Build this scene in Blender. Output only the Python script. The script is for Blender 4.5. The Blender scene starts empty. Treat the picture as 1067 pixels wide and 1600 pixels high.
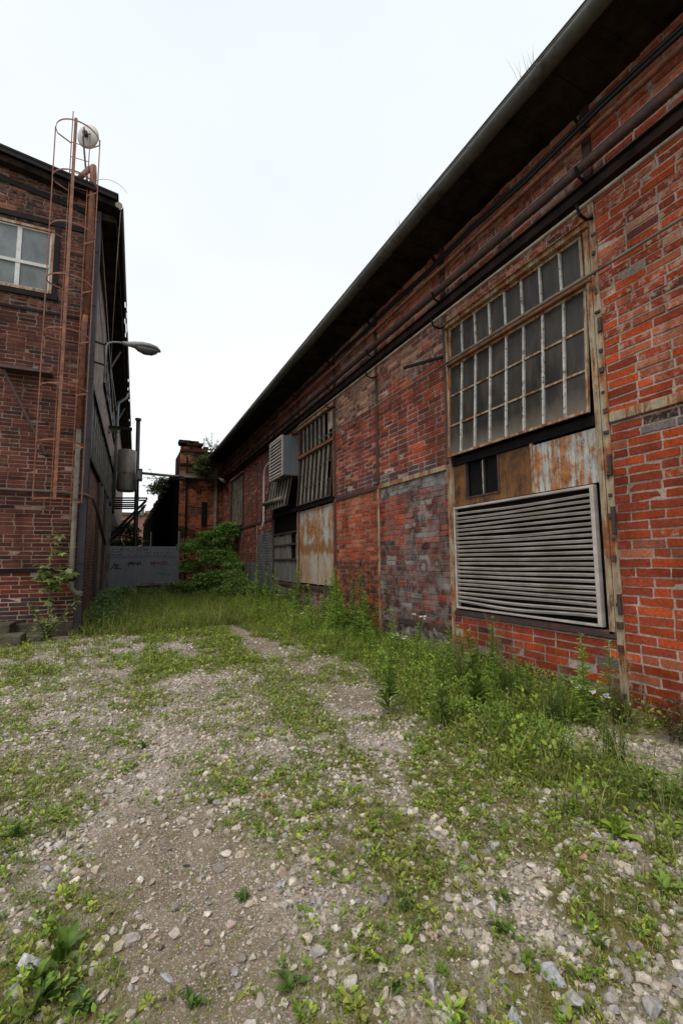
import bpy, math, random
import numpy as np
from mathutils import Matrix, Vector
R = math.radians
rng = np.random.default_rng(7); random.seed(7)
sc = bpy.context.scene
# ---------------------------------------------------------------- camera
FPX = 725.0; CX, CY = 533.5, 800.0; EYE = 1.5
yaw, pitch, roll = R(25.2732), R(6.06), R(0.5)
fw = np.array([math.sin(yaw)*math.cos(pitch), math.cos(yaw)*math.cos(pitch), math.sin(pitch)])
rt = np.array([math.cos(yaw), -math.sin(yaw), 0.0]); up = np.cross(rt, fw)
rt2 = math.cos(roll)*rt - math.sin(roll)*up; up2 = math.cos(roll)*up + math.sin(roll)*rt
cam = bpy.data.cameras.new("camera"); camo = bpy.data.objects.new("camera", cam)
sc.collection.objects.link(camo); sc.camera = camo
cam.sensor_fit = 'VERTICAL'; cam.sensor_height = 36.0; cam.lens = FPX/1600*36
cam.clip_start = 0.05; cam.clip_end = 2000
m = Matrix.Identity(4)
for i in range(3):
    m[i][0] = rt2[i]; m[i][1] = up2[i]; m[i][2] = -fw[i]
m[0][3] = 0; m[1][3] = 0; m[2][3] = EYE
camo.matrix_world = m
EYEV = np.array([0, 0, EYE])
def ray(x, y):
    return (x-CX)/FPX*rt2 - (y-CY)/FPX*up2 + fw
def onX(x, y, X=4.5255):
    d = ray(x, y); return EYEV + d*(X/d[0])
def onY(x, y, Y):
    d = ray(x, y); return EYEV + d*(Y/d[1])
def onZ(x, y, Z=0.0):
    d = ray(x, y); return EYEV + d*((Z-EYE)/d[2])
# ---------------------------------------------------------------- light
w = bpy.data.worlds.new("World"); sc.world = w; w.use_nodes = True
nt = w.node_tree; nt.nodes.clear()
N = nt.nodes.new; L = nt.links.new
out = N('ShaderNodeOutputWorld'); bg = N('ShaderNodeBackground'); sky = N('ShaderNodeTexSky')
sky.sky_type = 'NISHITA'; sky.sun_disc = False; sky.sun_elevation = R(58); sky.sun_rotation = R(200)
sky.air_density = 1.0; sky.dust_density = 4.0
tc = N('ShaderNodeTexCoord'); mp = N('ShaderNodeMapping'); mp.inputs['Scale'].default_value = (1, 1, 2.2)
nz = N('ShaderNodeTexNoise'); nz.inputs['Scale'].default_value = 1.1; nz.inputs['Detail'].default_value = 4
cr = N('ShaderNodeValToRGB'); cr.color_ramp.elements[0].position = .3; cr.color_ramp.elements[1].position = .7
cr.color_ramp.elements[0].color = (8.3, 8.7, 9.05, 1); cr.color_ramp.elements[1].color = (9.5, 9.55, 9.6, 1)
mx = N('ShaderNodeMixRGB'); mx.inputs[0].default_value = .9
L(tc.outputs['Generated'], mp.inputs[0]); L(mp.outputs[0], nz.inputs[0]); L(nz.outputs[0], cr.inputs[0])
sz = N('ShaderNodeSeparateXYZ'); L(tc.outputs['Generated'], sz.inputs[0])
zr = N('ShaderNodeValToRGB'); zr.color_ramp.elements[0].position = .35; zr.color_ramp.elements[1].position = .95
zr.color_ramp.elements[0].color = (1, 1, 1, 1); zr.color_ramp.elements[1].color = (.91, .95, .98, 1); L(sz.outputs[2], zr.inputs[0])
mu = N('ShaderNodeMixRGB'); mu.blend_type = 'MULTIPLY'; mu.inputs[0].default_value = 1; L(cr.outputs[0], mu.inputs[1]); L(zr.outputs[0], mu.inputs[2])
L(sky.outputs[0], mx.inputs[1]); L(mu.outputs[0], mx.inputs[2]); L(mx.outputs[0], bg.inputs[0])
bg.inputs[1].default_value = 0.105; L(bg.outputs[0], out.inputs[0])
sun = bpy.data.lights.new("sun", 'SUN'); sun.energy = 1.6; sun.angle = R(28); sun.color = (1, .93, .83)
suno = bpy.data.objects.new("sun", sun); sc.collection.objects.link(suno)
sd = Vector((-.42, -.32, .85)).normalized()      # towards the sun
suno.rotation_euler = sd.to_track_quat('Z', 'Y').to_euler()
vs = sc.view_settings; vs.view_transform = 'Standard'; vs.look = 'None'; vs.exposure = 0.22; vs.gamma = 1
sc.render.film_transparent = False
try:
    sc.cycles.max_bounces = 6; sc.cycles.transparent_max_bounces = 8
except Exception: pass

# ---------------------------------------------------------------- helpers
def vnoise(x, y, s=1.0, seed=0):
    x = np.asarray(x, float)*s + seed*17.31; y = np.asarray(y, float)*s + seed*9.77
    xi = np.floor(x).astype(np.int64); yi = np.floor(y).astype(np.int64); xf = x-xi; yf = y-yi
    def h(a, b):
        v = np.sin(a*127.1 + b*311.7 + seed*74.7)*43758.5453
        return v-np.floor(v)
    u = xf*xf*(3-2*xf); v = yf*yf*(3-2*yf)
    return (h(xi, yi)*(1-u)+h(xi+1, yi)*u)*(1-v) + (h(xi, yi+1)*(1-u)+h(xi+1, yi+1)*u)*v
def fbm(x, y, s=1.0, seed=0, o=3):
    r = 0; a = .5; t = 0
    for k in range(o):
        r = r + a*vnoise(x, y, s*2**k, seed+k); t += a; a *= .5
    return r/t

def tag(o, label=None, cat=None, group=None, kind=None):
    if label: o['label'] = label
    if cat: o['category'] = cat
    if group: o['group'] = group
    if kind: o['kind'] = kind
    return o
def empty(name, loc, label, cat, group=None, rz=0):
    o = bpy.data.objects.new(name, None); sc.collection.objects.link(o)
    o.location = loc; o.rotation_euler = (0, 0, rz); o.empty_display_size = .2
    return tag(o, label, cat, group)
def rootloc(p):
    while p is not None and p.parent is not None: p = p.parent
    return np.array(p.location) if p is not None else np.zeros(3)
def link_mesh(name, me, mat, parent=None):
    o = bpy.data.objects.new(name, me); sc.collection.objects.link(o)
    if mat is not None:
        for mm in (mat if isinstance(mat, (list, tuple)) else [mat]): me.materials.append(mm)
    if parent is not None: o.parent = parent
    return o
def npmesh(name, V, faces, mat, parent=None, col=None, smooth=False, aux=None):
    """faces: list of (M,k) int arrays"""
    me = bpy.data.meshes.new(name); V = np.asarray(V, np.float32)
    if parent is not None: V = V - rootloc(parent).astype(np.float32)
    me.vertices.add(len(V)); me.vertices.foreach_set('co', V.ravel())
    nl = sum(f.size for f in faces); npol = sum(len(f) for f in faces)
    me.loops.add(nl); me.polygons.add(npol)
    me.loops.foreach_set('vertex_index', np.concatenate([f.ravel() for f in faces]).astype(np.int32))
    starts = []; s = 0
    for f in faces:
        k = f.shape[1]; starts.append(s + np.arange(len(f))*k); s += f.size
    me.polygons.foreach_set('loop_start', np.concatenate(starts).astype(np.int32))
    me.update(calc_edges=True)
    for nm, arr in (('Col', col), ('Aux', aux)):
        if arr is not None:
            a = me.color_attributes.new(nm, 'FLOAT_COLOR', 'POINT')
            c = np.ones((len(V), 4), np.float32); c[:, :3] = arr
            a.data.foreach_set('color', c.ravel())
    me.polygons.foreach_set('use_smooth', np.full(npol, bool(smooth)))
    me.validate()
    return link_mesh(name, me, mat, parent)
class Fr:
    """a wall's own frame: a along it, z up, o out of it"""
    def __init__(s, O, A, Nn): s.O = np.array(O, float); s.A = np.array(A, float); s.N = np.array(Nn, float)
    def p(s, a, z, o=0.0): return s.O + s.A*a + np.array([0, 0, 1.0])*z + s.N*o
WORLD = Fr((0, 0, 0), (1, 0, 0), (0, 1, 0))       # p(x, z, y)
class MB:
    def __init__(s): s.v = []; s.f = []
    def add(s, vs_, fs): b = len(s.v); s.v += [tuple(map(float, q)) for q in vs_]; s.f += [tuple(b+i for i in f) for f in fs]
    def hexa(s, P):
        s.add(P, [(0, 3, 2, 1), (4, 5, 6, 7), (0, 1, 5, 4), (1, 2, 6, 5), (2, 3, 7, 6), (3, 0, 4, 7)]); return s
    def box(s, F, a0, a1, z0, z1, o0, o1, c=0.0):
        if c <= 0:
            return s.hexa([F.p(a0, z0, o0), F.p(a1, z0, o0), F.p(a1, z0, o1), F.p(a0, z0, o1), F.p(a0, z1, o0), F.p(a1, z1, o0), F.p(a1, z1, o1), F.p(a0, z1, o1)])
        # chamfered on the outer face
        P = [F.p(a0, z0, o0), F.p(a1, z0, o0), F.p(a1, z1, o0), F.p(a0, z1, o0),
             F.p(a0, z0, o1-c), F.p(a1, z0, o1-c), F.p(a1, z1, o1-c), F.p(a0, z1, o1-c),
             F.p(a0+c, z0+c, o1), F.p(a1-c, z0+c, o1), F.p(a1-c, z1-c, o1), F.p(a0+c, z1-c, o1)]
        s.add(P, [(3, 2, 1, 0)] + [(i, (i+1) % 4, 4+(i+1) % 4, 4+i) for i in range(4)] + [(4+i, 4+(i+1) % 4, 8+(i+1) % 4, 8+i) for i in range(4)] + [(8, 9, 10, 11)])
        return s
    def bar(s, p, q, wdt, thk, side=(0, 0, 1)):
        p = np.array(p, float); q = np.array(q, float); d = q-p; d /= np.linalg.norm(d)
        sd_ = np.array(side, float); sd_ = sd_ - d*(sd_@d)
        if np.linalg.norm(sd_) < 1e-5: sd_ = np.array([1.0, 0, 0]); sd_ = sd_-d*(sd_@d)
        sd_ /= np.linalg.norm(sd_); t = np.cross(d, sd_)
        a = sd_*wdt/2; b = t*thk/2
        return s.hexa([p-a-b, p+a-b, p+a+b, p-a+b, q-a-b, q+a-b, q+a+b, q-a+b])
    def tube(s, pts, r, n=8, cap=True):
        pts = [np.array(p, float) for p in pts]; k = len(pts)
        rs = r if hasattr(r, '__len__') else [r]*k
        d0 = pts[1]-pts[0]; ref = np.array([0, 0, 1.0]) if abs(d0[2]) < .9*np.linalg.norm(d0) else np.array([1.0, 0, 0])
        V = []
        for i in range(k):
            d = pts[min(i+1, k-1)]-pts[max(i-1, 0)]; d = d/np.linalg.norm(d)
            a = ref - d*(ref@d); a /= np.linalg.norm(a); b = np.cross(d, a); ref = a
            for j in range(n):
                t = 2*math.pi*j/n; V.append(pts[i]+rs[i]*(math.cos(t)*a+math.sin(t)*b))
        Fc = [(i*n+j, i*n+(j+1) % n, (i+1)*n+(j+1) % n, (i+1)*n+j) for i in range(k-1) for j in range(n)]
        if cap: Fc += [tuple(range(n))[::-1], tuple((k-1)*n+j for j in range(n))]
        s.add(V, Fc); return s
    def build(s, name, mat, parent=None, smooth=False, bevel=0):
        me = bpy.data.meshes.new(name); o = rootloc(parent) if parent is not None else np.zeros(3)
        me.from_pydata([tuple(np.array(v)-o) for v in s.v], [], s.f); me.update()
        me.polygons.foreach_set('use_smooth', [bool(smooth) and len(p.vertices) == 4 for p in me.polygons])
        ob = link_mesh(name, me, mat, parent)
        if bevel:
            b = ob.modifiers.new('bevel', 'BEVEL'); b.width = bevel; b.segments = 1
        return ob
# ---------------------------------------------------------------- materials
MATS = {}
def newmat(name):
    mt = bpy.data.materials.new(name); mt.use_nodes = True; MATS[name] = mt
    t = mt.node_tree; t.nodes.clear(); o = t.nodes.new('ShaderNodeOutputMaterial'); b = t.nodes.new('ShaderNodeBsdfPrincipled')
    t.links.new(b.outputs[0], o.inputs[0]); return mt, t, b
def nd(t, typ, **k):
    n = t.nodes.new(typ)
    for a, v in k.items():
        if a.startswith('i_'): n.inputs[a[2:].replace('_', ' ')].default_value = v
        else: setattr(n, a, v)
    return n
def coords(t, scale=(1, 1, 1), kind='Object'):
    c = nd(t, 'ShaderNodeTexCoord'); mp_ = nd(t, 'ShaderNodeMapping'); mp_.inputs['Scale'].default_value = scale
    t.links.new(c.outputs[kind], mp_.inputs[0]); return mp_.outputs[0]
def noise(t, co, scale, detail=4, rough=.6):
    n = nd(t, 'ShaderNodeTexNoise'); n.inputs['Scale'].default_value = scale; n.inputs['Detail'].default_value = detail
    n.inputs['Roughness'].default_value = rough; t.links.new(co, n.inputs['Vector']); return n.outputs[0]
def ramp(t, src, stops):
    r = nd(t, 'ShaderNodeValToRGB'); e = r.color_ramp.elements
    while len(e) < len(stops): e.new(.5)
    for q, (p, c) in zip(e, stops):
        q.position = p; q.color = (*c, 1) if len(c) == 3 else c
    t.links.new(src, r.inputs[0]); return r.outputs[0]
def mix(t, a, b, fac, mode='MIX'):
    x = nd(t, 'ShaderNodeMixRGB', blend_type=mode)
    for i, q in ((1, a), (2, b)):
        if isinstance(q, tuple): x.inputs[i].default_value = (*q, 1)
        else: t.links.new(q, x.inputs[i])
    if isinstance(fac, (int, float)): x.inputs[0].default_value = fac
    else: t.links.new(fac, x.inputs[0])
    return x.outputs[0]
def bump(t, b, h, strength=.4, dist=.01):
    n = nd(t, 'ShaderNodeBump'); n.inputs['Strength'].default_value = strength; n.inputs['Distance'].default_value = dist
    t.links.new(h, n.inputs['Height']); t.links.new(n.outputs[0], b.inputs['Normal'])
g1 = lambda v: (v, v, v)
def m_plain(name, c, c2=None, rough=.8, sc_=6, metal=0, bmp=.3, stretch=(1, 1, 1), bd=.004):
    mt, t, b = newmat(name); co = coords(t, stretch); n = noise(t, co, sc_, 6, .65)
    c2 = c2 or tuple(x*.55 for x in c)
    L_ = t.links.new; L_(ramp(t, n, [(.35, c2), (.65, c)]), b.inputs['Base Color'])
    b.inputs['Roughness'].default_value = rough; b.inputs['Metallic'].default_value = metal
    b.inputs['Specular IOR Level'].default_value = .12 if rough > .55 else .4
    bump(t, b, noise(t, co, sc_*9, 4), bmp, bd); return mt
def m_rust(name, paint, rustfrac=.5, rust=((.09, .028, .012), (.32, .11, .03)), scale=3.0, streak=3.0, rough=.65, drip=.35):
    """paint over metal with rust patches and vertical runs"""
    mt, t, b = newmat(name)
    co = coords(t, (streak, streak, 1.0)); co2 = coords(t, (streak*6, streak*6, .8)); co3 = coords(t)
    n1 = noise(t, co, scale, 7, .68); n2 = noise(t, co2, 2.2, 5, .6); n3 = noise(t, co3, 55, 4, .6)
    s = mix(t, n1, n2, drip); s = mix(t, s, n3, .12)
    e = .5 + (rustfrac-.5)*.42
    mask = ramp(t, s, [(max(0, e-.035), g1(1)), (min(1, e+.035), g1(0))])
    rc = ramp(t, noise(t, co3, 9, 6, .7), [(.35, rust[0]), (.62, rust[1])])
    pc = mix(t, paint, tuple(x*.62 for x in paint), ramp(t, noise(t, co, 7, 5), [(.4, g1(0)), (.7, g1(1))]))
    t.links.new(mix(t, pc, rc, mask), b.inputs['Base Color'])
    b.inputs['Roughness'].default_value = rough
    bump(t, b, mix(t, n3, mask, .4), .45, .003); return mt
def m_brickattr(name):
    mt, t, b = newmat(name)
    a = nd(t, 'ShaderNodeVertexColor', layer_name='Col'); x = nd(t, 'ShaderNodeVertexColor', layer_name='Aux')
    sp = nd(t, 'ShaderNodeSeparateColor'); t.links.new(x.outputs[0], sp.inputs[0])
    co = coords(t)
    nf = noise(t, co, 38, 5, .7); nm = noise(t, co, 11, 5, .65)
    st = noise(t, coords(t, (1.6, 1.6, .5)), 1.3, 5, .6)
    c = mix(t, a.outputs[0], ramp(t, nf, [(.32, g1(.5)), (.68, g1(1.45))]), .75, 'MULTIPLY')
    c = mix(t, c, ramp(t, st, [(.34, g1(.52)), (.6, g1(1.1))]), .8, 'MULTIPLY')
    # flaked, whitish skin
    fl = nd(t, 'ShaderNodeMath', operation='MULTIPLY'); t.links.new(ramp(t, nm, [(.5, g1(0)), (.6, g1(1))]), fl.inputs[0]); t.links.new(sp.outputs[0], fl.inputs[1])
    c = mix(t, c, (.38, .27, .2), fl.outputs[0])
    # soot spots
    so = nd(t, 'ShaderNodeMath', operation='MULTIPLY'); t.links.new(ramp(t, noise(t, co, 5, 6, .7), [(.5, g1(0)), (.6, g1(1))]), so.inputs[0]); t.links.new(sp.outputs[1], so.inputs[1])
    c = mix(t, c, (.018, .017, .02), so.outputs[0])
    wa = nd(t, 'ShaderNodeMath', operation='MULTIPLY'); t.links.new(ramp(t, noise(t, co, 3.2, 7, .72), [(.44, g1(0)), (.56, g1(1))]), wa.inputs[0]); t.links.new(sp.outputs[2], wa.inputs[1])
    c = mix(t, c, (.31, .29, .28), wa.outputs[0])
    t.links.new(c, b.inputs['Base Color']); b.inputs['Roughness'].default_value = .92
    b.inputs['Specular IOR Level'].default_value = .12
    bump(t, b, mix(t, nf, nm, .3), .55, .007); return mt
def m_brickproc(name, c1, c2, mortar, bw=.33, bh=.088, dark=.5):
    """for far or steeply seen walls; axes: x+y along, z up"""
    mt, t, b = newmat(name); c = nd(t, 'ShaderNodeTexCoord'); s = nd(t, 'ShaderNodeSeparateXYZ'); t.links.new(c.outputs['Object'], s.inputs[0])
    ad = nd(t, 'ShaderNodeMath', operation='ADD'); t.links.new(s.outputs[0], ad.inputs[0]); t.links.new(s.outputs[1], ad.inputs[1])
    cb = nd(t, 'ShaderNodeCombineXYZ'); t.links.new(ad.outputs[0], cb.inputs[0]); t.links.new(s.outputs[2], cb.inputs[1])
    br = nd(t, 'ShaderNodeTexBrick'); br.inputs['Scale'].default_value = 1; br.inputs['Brick Width'].default_value = bw
    br.inputs['Row Height'].default_value = bh; br.inputs['Mortar Size'].default_value = .008; br.inputs['Mortar Smooth'].default_value = .3
    br.inputs['Color1'].default_value = (*c1, 1); br.inputs['Color2'].default_value = (*c2, 1); br.inputs['Mortar'].default_value = (*mortar, 1)
    t.links.new(cb.outputs[0], br.inputs['Vector'])
    st = noise(t, coords(t, (1, 1, .5)), .9, 5, .65)
    cc = mix(t, br.outputs[0], ramp(t, st, [(.35, g1(dark)), (.62, g1(1.2))]), .9, 'MULTIPLY')
    cc = mix(t, cc, ramp(t, noise(t, coords(t), 25, 4), [(.3, g1(.6)), (.7, g1(1.3))]), .7, 'MULTIPLY')
    t.links.new(cc, b.inputs['Base Color']); b.inputs['Roughness'].default_value = .95; b.inputs['Specular IOR Level'].default_value = .08
    bump(t, b, br.outputs[1], -.6, .01); return mt
def m_leaf(name, rough=.5, trans=.3):
    mt, t, b = newmat(name); a = nd(t, 'ShaderNodeVertexColor', layer_name='Col')
    co = coords(t); c = mix(t, a.outputs[0], ramp(t, noise(t, co, 30, 3), [(.3, g1(.7)), (.7, g1(1.25))]), .8, 'MULTIPLY')
    t.links.new(c, b.inputs['Base Color']); b.inputs['Roughness'].default_value = rough; b.inputs['Specular IOR Level'].default_value = .3
    tr = nd(t, 'ShaderNodeBsdfTranslucent'); t.links.new(mix(t, c, (1.0, 1.25, .5), .6, 'MULTIPLY'), tr.inputs[0])
    ms = nd(t, 'ShaderNodeMixShader'); ms.inputs[0].default_value = trans
    o = [n for n in t.nodes if n.type == 'OUTPUT_MATERIAL'][0]
    t.links.new(b.outputs[0], ms.inputs[1]); t.links.new(tr.outputs[0], ms.inputs[2]); t.links.new(ms.outputs[0], o.inputs[0]); return mt
def m_stone(name):
    mt, t, b = newmat(name); a = nd(t, 'ShaderNodeVertexColor', layer_name='Col'); co = coords(t)
    c = mix(t, a.outputs[0], ramp(t, noise(t, co, 60, 6, .7), [(.3, g1(.6)), (.7, g1(1.3))]), .85, 'MULTIPLY')
    c = mix(t, c, ramp(t, noise(t, co, 14, 4), [(.35, (.75, .68, .58)), (.6, (1.08, 1.08, 1.1))]), .8, 'MULTIPLY')
    t.links.new(c, b.inputs['Base Color']); b.inputs['Roughness'].default_value = .88
    bump(t, b, noise(t, co, 110, 5, .7), .6, .004); return mt
def m_glass(name, c, rough=.25, spec=.5, grime=(.16, .12, .07), gz=(0, 0), amount=.6):
    mt, t, b = newmat(name); co = coords(t, (1, 1, .6)); n = noise(t, co, 2.5, 6, .65)
    cc = mix(t, c, tuple(x*2.0 for x in c), ramp(t, n, [(.4, g1(0)), (.7, g1(1))]))
    cc = mix(t, cc, grime, mix(t, g1(0), ramp(t, noise(t, coords(t, (3, 3, .8)), 3, 5), [(.45, g1(0)), (.7, g1(1))]), amount))
    if gz[1] > 0:
        sx = nd(t, 'ShaderNodeSeparateXYZ'); t.links.new(coords(t), sx.inputs[0])
        za = nd(t, 'ShaderNodeMath', operation='MULTIPLY_ADD'); t.links.new(n, za.inputs[0]); za.inputs[1].default_value = -.35; t.links.new(sx.outputs[2], za.inputs[2])
        mr = nd(t, 'ShaderNodeMapRange'); mr.inputs['From Min'].default_value = gz[0]-.12; mr.inputs['From Max'].default_value = gz[1]; mr.inputs['To Min'].default_value = .6; mr.inputs['To Max'].default_value = 0; t.links.new(za.outputs[0], mr.inputs['Value'])
        cc = mix(t, cc, (.3, .25, .19), mr.outputs[0])
    t.links.new(cc, b.inputs['Base Color']); t.links.new(ramp(t, n, [(.3, g1(rough)), (.7, g1(min(1, rough+.3)))]), b.inputs['Roughness'])
    b.inputs['Specular IOR Level'].default_value = spec; return mt
M_BRICK = m_brickattr('brick')
M_RUSTCREAM = m_rust('cream_paint_rusting', (.36, .3, .2), .5, scale=2.5)
M_RUSTDARK = m_rust('dark_rusty_steel', (.05, .035, .035), .45, ((.03, .014, .01), (.13, .045, .022)))
M_RUST = m_rust('orange_rust_steel', (.16, .085, .07), .6, ((.085, .03, .02), (.3, .105, .04)))
M_BEAM = m_plain('violet_black_steel', (.045, .038, .045), (.022, .016, .018), .45, 3, .3, stretch=(1, 1, .4))
M_BEAM2 = m_plain('sooty_rust_beam', (.035, .022, .018), (.01, .008, .007), .8, 4)
M_VOID = m_plain('shed_shade_black', (.007, .006, .005), (.003, .003, .003), .95, 3); M_VOID.node_tree.nodes['Principled BSDF'].inputs['Specular IOR Level'].default_value = 0  # deep shade of the open shed, put into the colour as near-black
M_BLACK = m_plain('black_steel', (.012, .011, .012), (.006, .005, .006), .6, 5)
M_SOFFIT = m_plain('sooty_soffit', (.04, .028, .019), (.007, .006, .005), .95, 3, bmp=.8, bd=.02)
M_GUTTER = m_rust('weathered_zinc', (.075, .078, .07), .4, ((.02, .018, .014), (.05, .04, .028)), scale=1.5, streak=1)
M_WHITEPIPE = m_plain('pale_conduit', (.34, .31, .26), (.15, .12, .09), .6, 4, stretch=(.6, .6, .6))
M_PALEPAINT = m_rust('flaking_white_paint', (.5, .5, .48), .36, ((.07, .035, .02), (.2, .12, .07)), scale=22, streak=1, drip=.1)
M_GLASS = m_glass('sooty_glass', (.015, .014, .012), .28, .4, (.1, .065, .035), gz=(2.85, 3.2), amount=.45)
M_GLASSW = m_glass('black_sooty_glass', (.009, .009, .008), .45, .2, (.05, .035, .02), amount=.4)
M_GLASSD = m_glass('dim_glass', (.03, .034, .036), .5, .2, (.08, .07, .06), amount=.6)
M_GLASSL = m_glass('wired_glass', (.085, .1, .105), .25, .5, (.15, .16, .16), amount=.3)
M_SHEET = m_rust('white_sheet_rust_runs', (.42, .45, .44), .53, ((.13, .045, .015), (.4, .17, .05)), scale=3.2, streak=1.6, drip=.5)
M_DOOR = m_rust('door_sheet', (.42, .44, .42), .5, ((.13, .045, .015), (.4, .17, .05)), scale=1.1, streak=2.0, drip=.3)
def door_tune():
    t = M_DOOR.node_tree; b = [n for n in t.nodes if n.type == 'BSDF_PRINCIPLED'][0]; src = b.inputs['Base Color'].links[0].from_socket
    g = coords(t); sx = nd(t, 'ShaderNodeSeparateXYZ'); t.links.new(g, sx.inputs[0])
    nn_ = noise(t, coords(t, (2.5, 2.5, .7)), 2.2, 7, .7)
    zz = nd(t, 'ShaderNodeMath', operation='MULTIPLY_ADD'); t.links.new(nn_, zz.inputs[0]); zz.inputs[1].default_value = -.9; t.links.new(sx.outputs[2], zz.inputs[2])
    band = nd(t, 'ShaderNodeMapRange'); band.inputs['From Min'].default_value = .8; band.inputs['From Max'].default_value = 2.6; t.links.new(zz.outputs[0], band.inputs['Value'])
    # z-noise: rusty belt across the middle, buff staining below it
    low = mix(t, src, (.36, .3, .22), ramp(t, band.outputs[0], [(.28, g1(.5)), (.36, g1(0))]))
    c_ = mix(t, low, (.22, .085, .025), ramp(t, band.outputs[0], [(.24, g1(0)), (.3, g1(.9)), (.38, g1(.8)), (.42, g1(0))]))
    t.links.new(c_, b.inputs['Base Color'])
door_tune()
M_PLY = m_rust('scorched_brown_sheet', (.2, .09, .025), .58, ((.03, .012, .007), (.15, .06, .015)), scale=1.6, streak=2.5)
M_GALV = m_plain('grey_galvanised', (.2, .23, .25), (.13, .155, .17), .42, 2.5, .5, .15, stretch=(1, 1, .25))
M_LOUVRE = m_plain('louvre_metal', (.56, .51, .48), (.34, .3, .27), .5, 5, .2, .2, stretch=(.5, .5, 1))
M_WOOD = m_plain('grey_weathered_boards', (.21, .2, .19), (.075, .07, .065), .9, 3, 0, .6, stretch=(7, 7, .6))
M_CONC = m_plain('mossy_concrete', (.13, .115, .09), (.05, .05, .03), .95, 4, 0, .8, bd=.02)
M_RUBBLE = m_plain('crumbling_plaster', (.3, .26, .23), (.09, .075, .07), .95, 7, 0, 1, bd=.04)
M_GATE = m_plain('grey_painted_gate', (.2, .208, .228), (.145, .15, .165), .55, 1.5, 0, .15, stretch=(1, 1, .4))
M_PIPEGREY = m_plain('grey_green_pipe', (.2, .19, .15), (.1, .09, .075), .7, 3)
M_CABLE = m_plain('blue_black_cable', (.012, .016, .024), (.008, .008, .01), .35, 3)
M_TANK = m_rust('stained_tank', (.22, .21, .19), .42, ((.04, .028, .02), (.22, .15, .1)), scale=1.2, streak=4, drip=.7, rough=.45)
M_DISH = m_plain('white_dish', (.62, .62, .6), (.45, .45, .43), .5, 6)
M_LAMP = m_plain('grey_lamp_shell', (.24, .24, .245), (.15, .15, .15), .45, 6)
M_LAMPGL = m_plain('lamp_bowl', (.11, .11, .11), (.06, .06, .06), .2, 8)
M_RENDER = m_plain('brown_roughcast', (.32, .25, .22), (.16, .12, .105), .95, 3, 0, 1, bd=.02)
M_LEAF = m_leaf('leaf'); M_GRASS = m_leaf('grass_blade', .55, .25)
M_BARK = m_plain('bark', (.09, .065, .045), (.04, .03, .02), .9, 12)
M_STALK = m_plain('green_stalk', (.09, .12, .035), (.06, .06, .02), .7, 12)
M_STONE = m_stone('stone'); M_PETAL = m_plain('white_petal', (.75, .75, .7), (.6, .6, .52), .6, 20)
M_BRPROC = m_brickproc('far_brick', (.19, .085, .065), (.1, .055, .05), (.28, .2, .16))
M_BRDARK = m_brickproc('sooty_brick', (.045, .02, .016), (.02, .012, .011), (.05, .035, .028))
M_BRANNEX = m_brickproc('annex_brick', (.24, .062, .024), (.09, .03, .018), (.2, .13, .085), .27, .088, .45)
M_INK = m_plain('black_ink', (.012, .012, .014)); M_RED = m_plain('red_spray', (.16, .008, .02)); M_CYAN = m_plain('cyan_spray', (.06, .22, .3))

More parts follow.
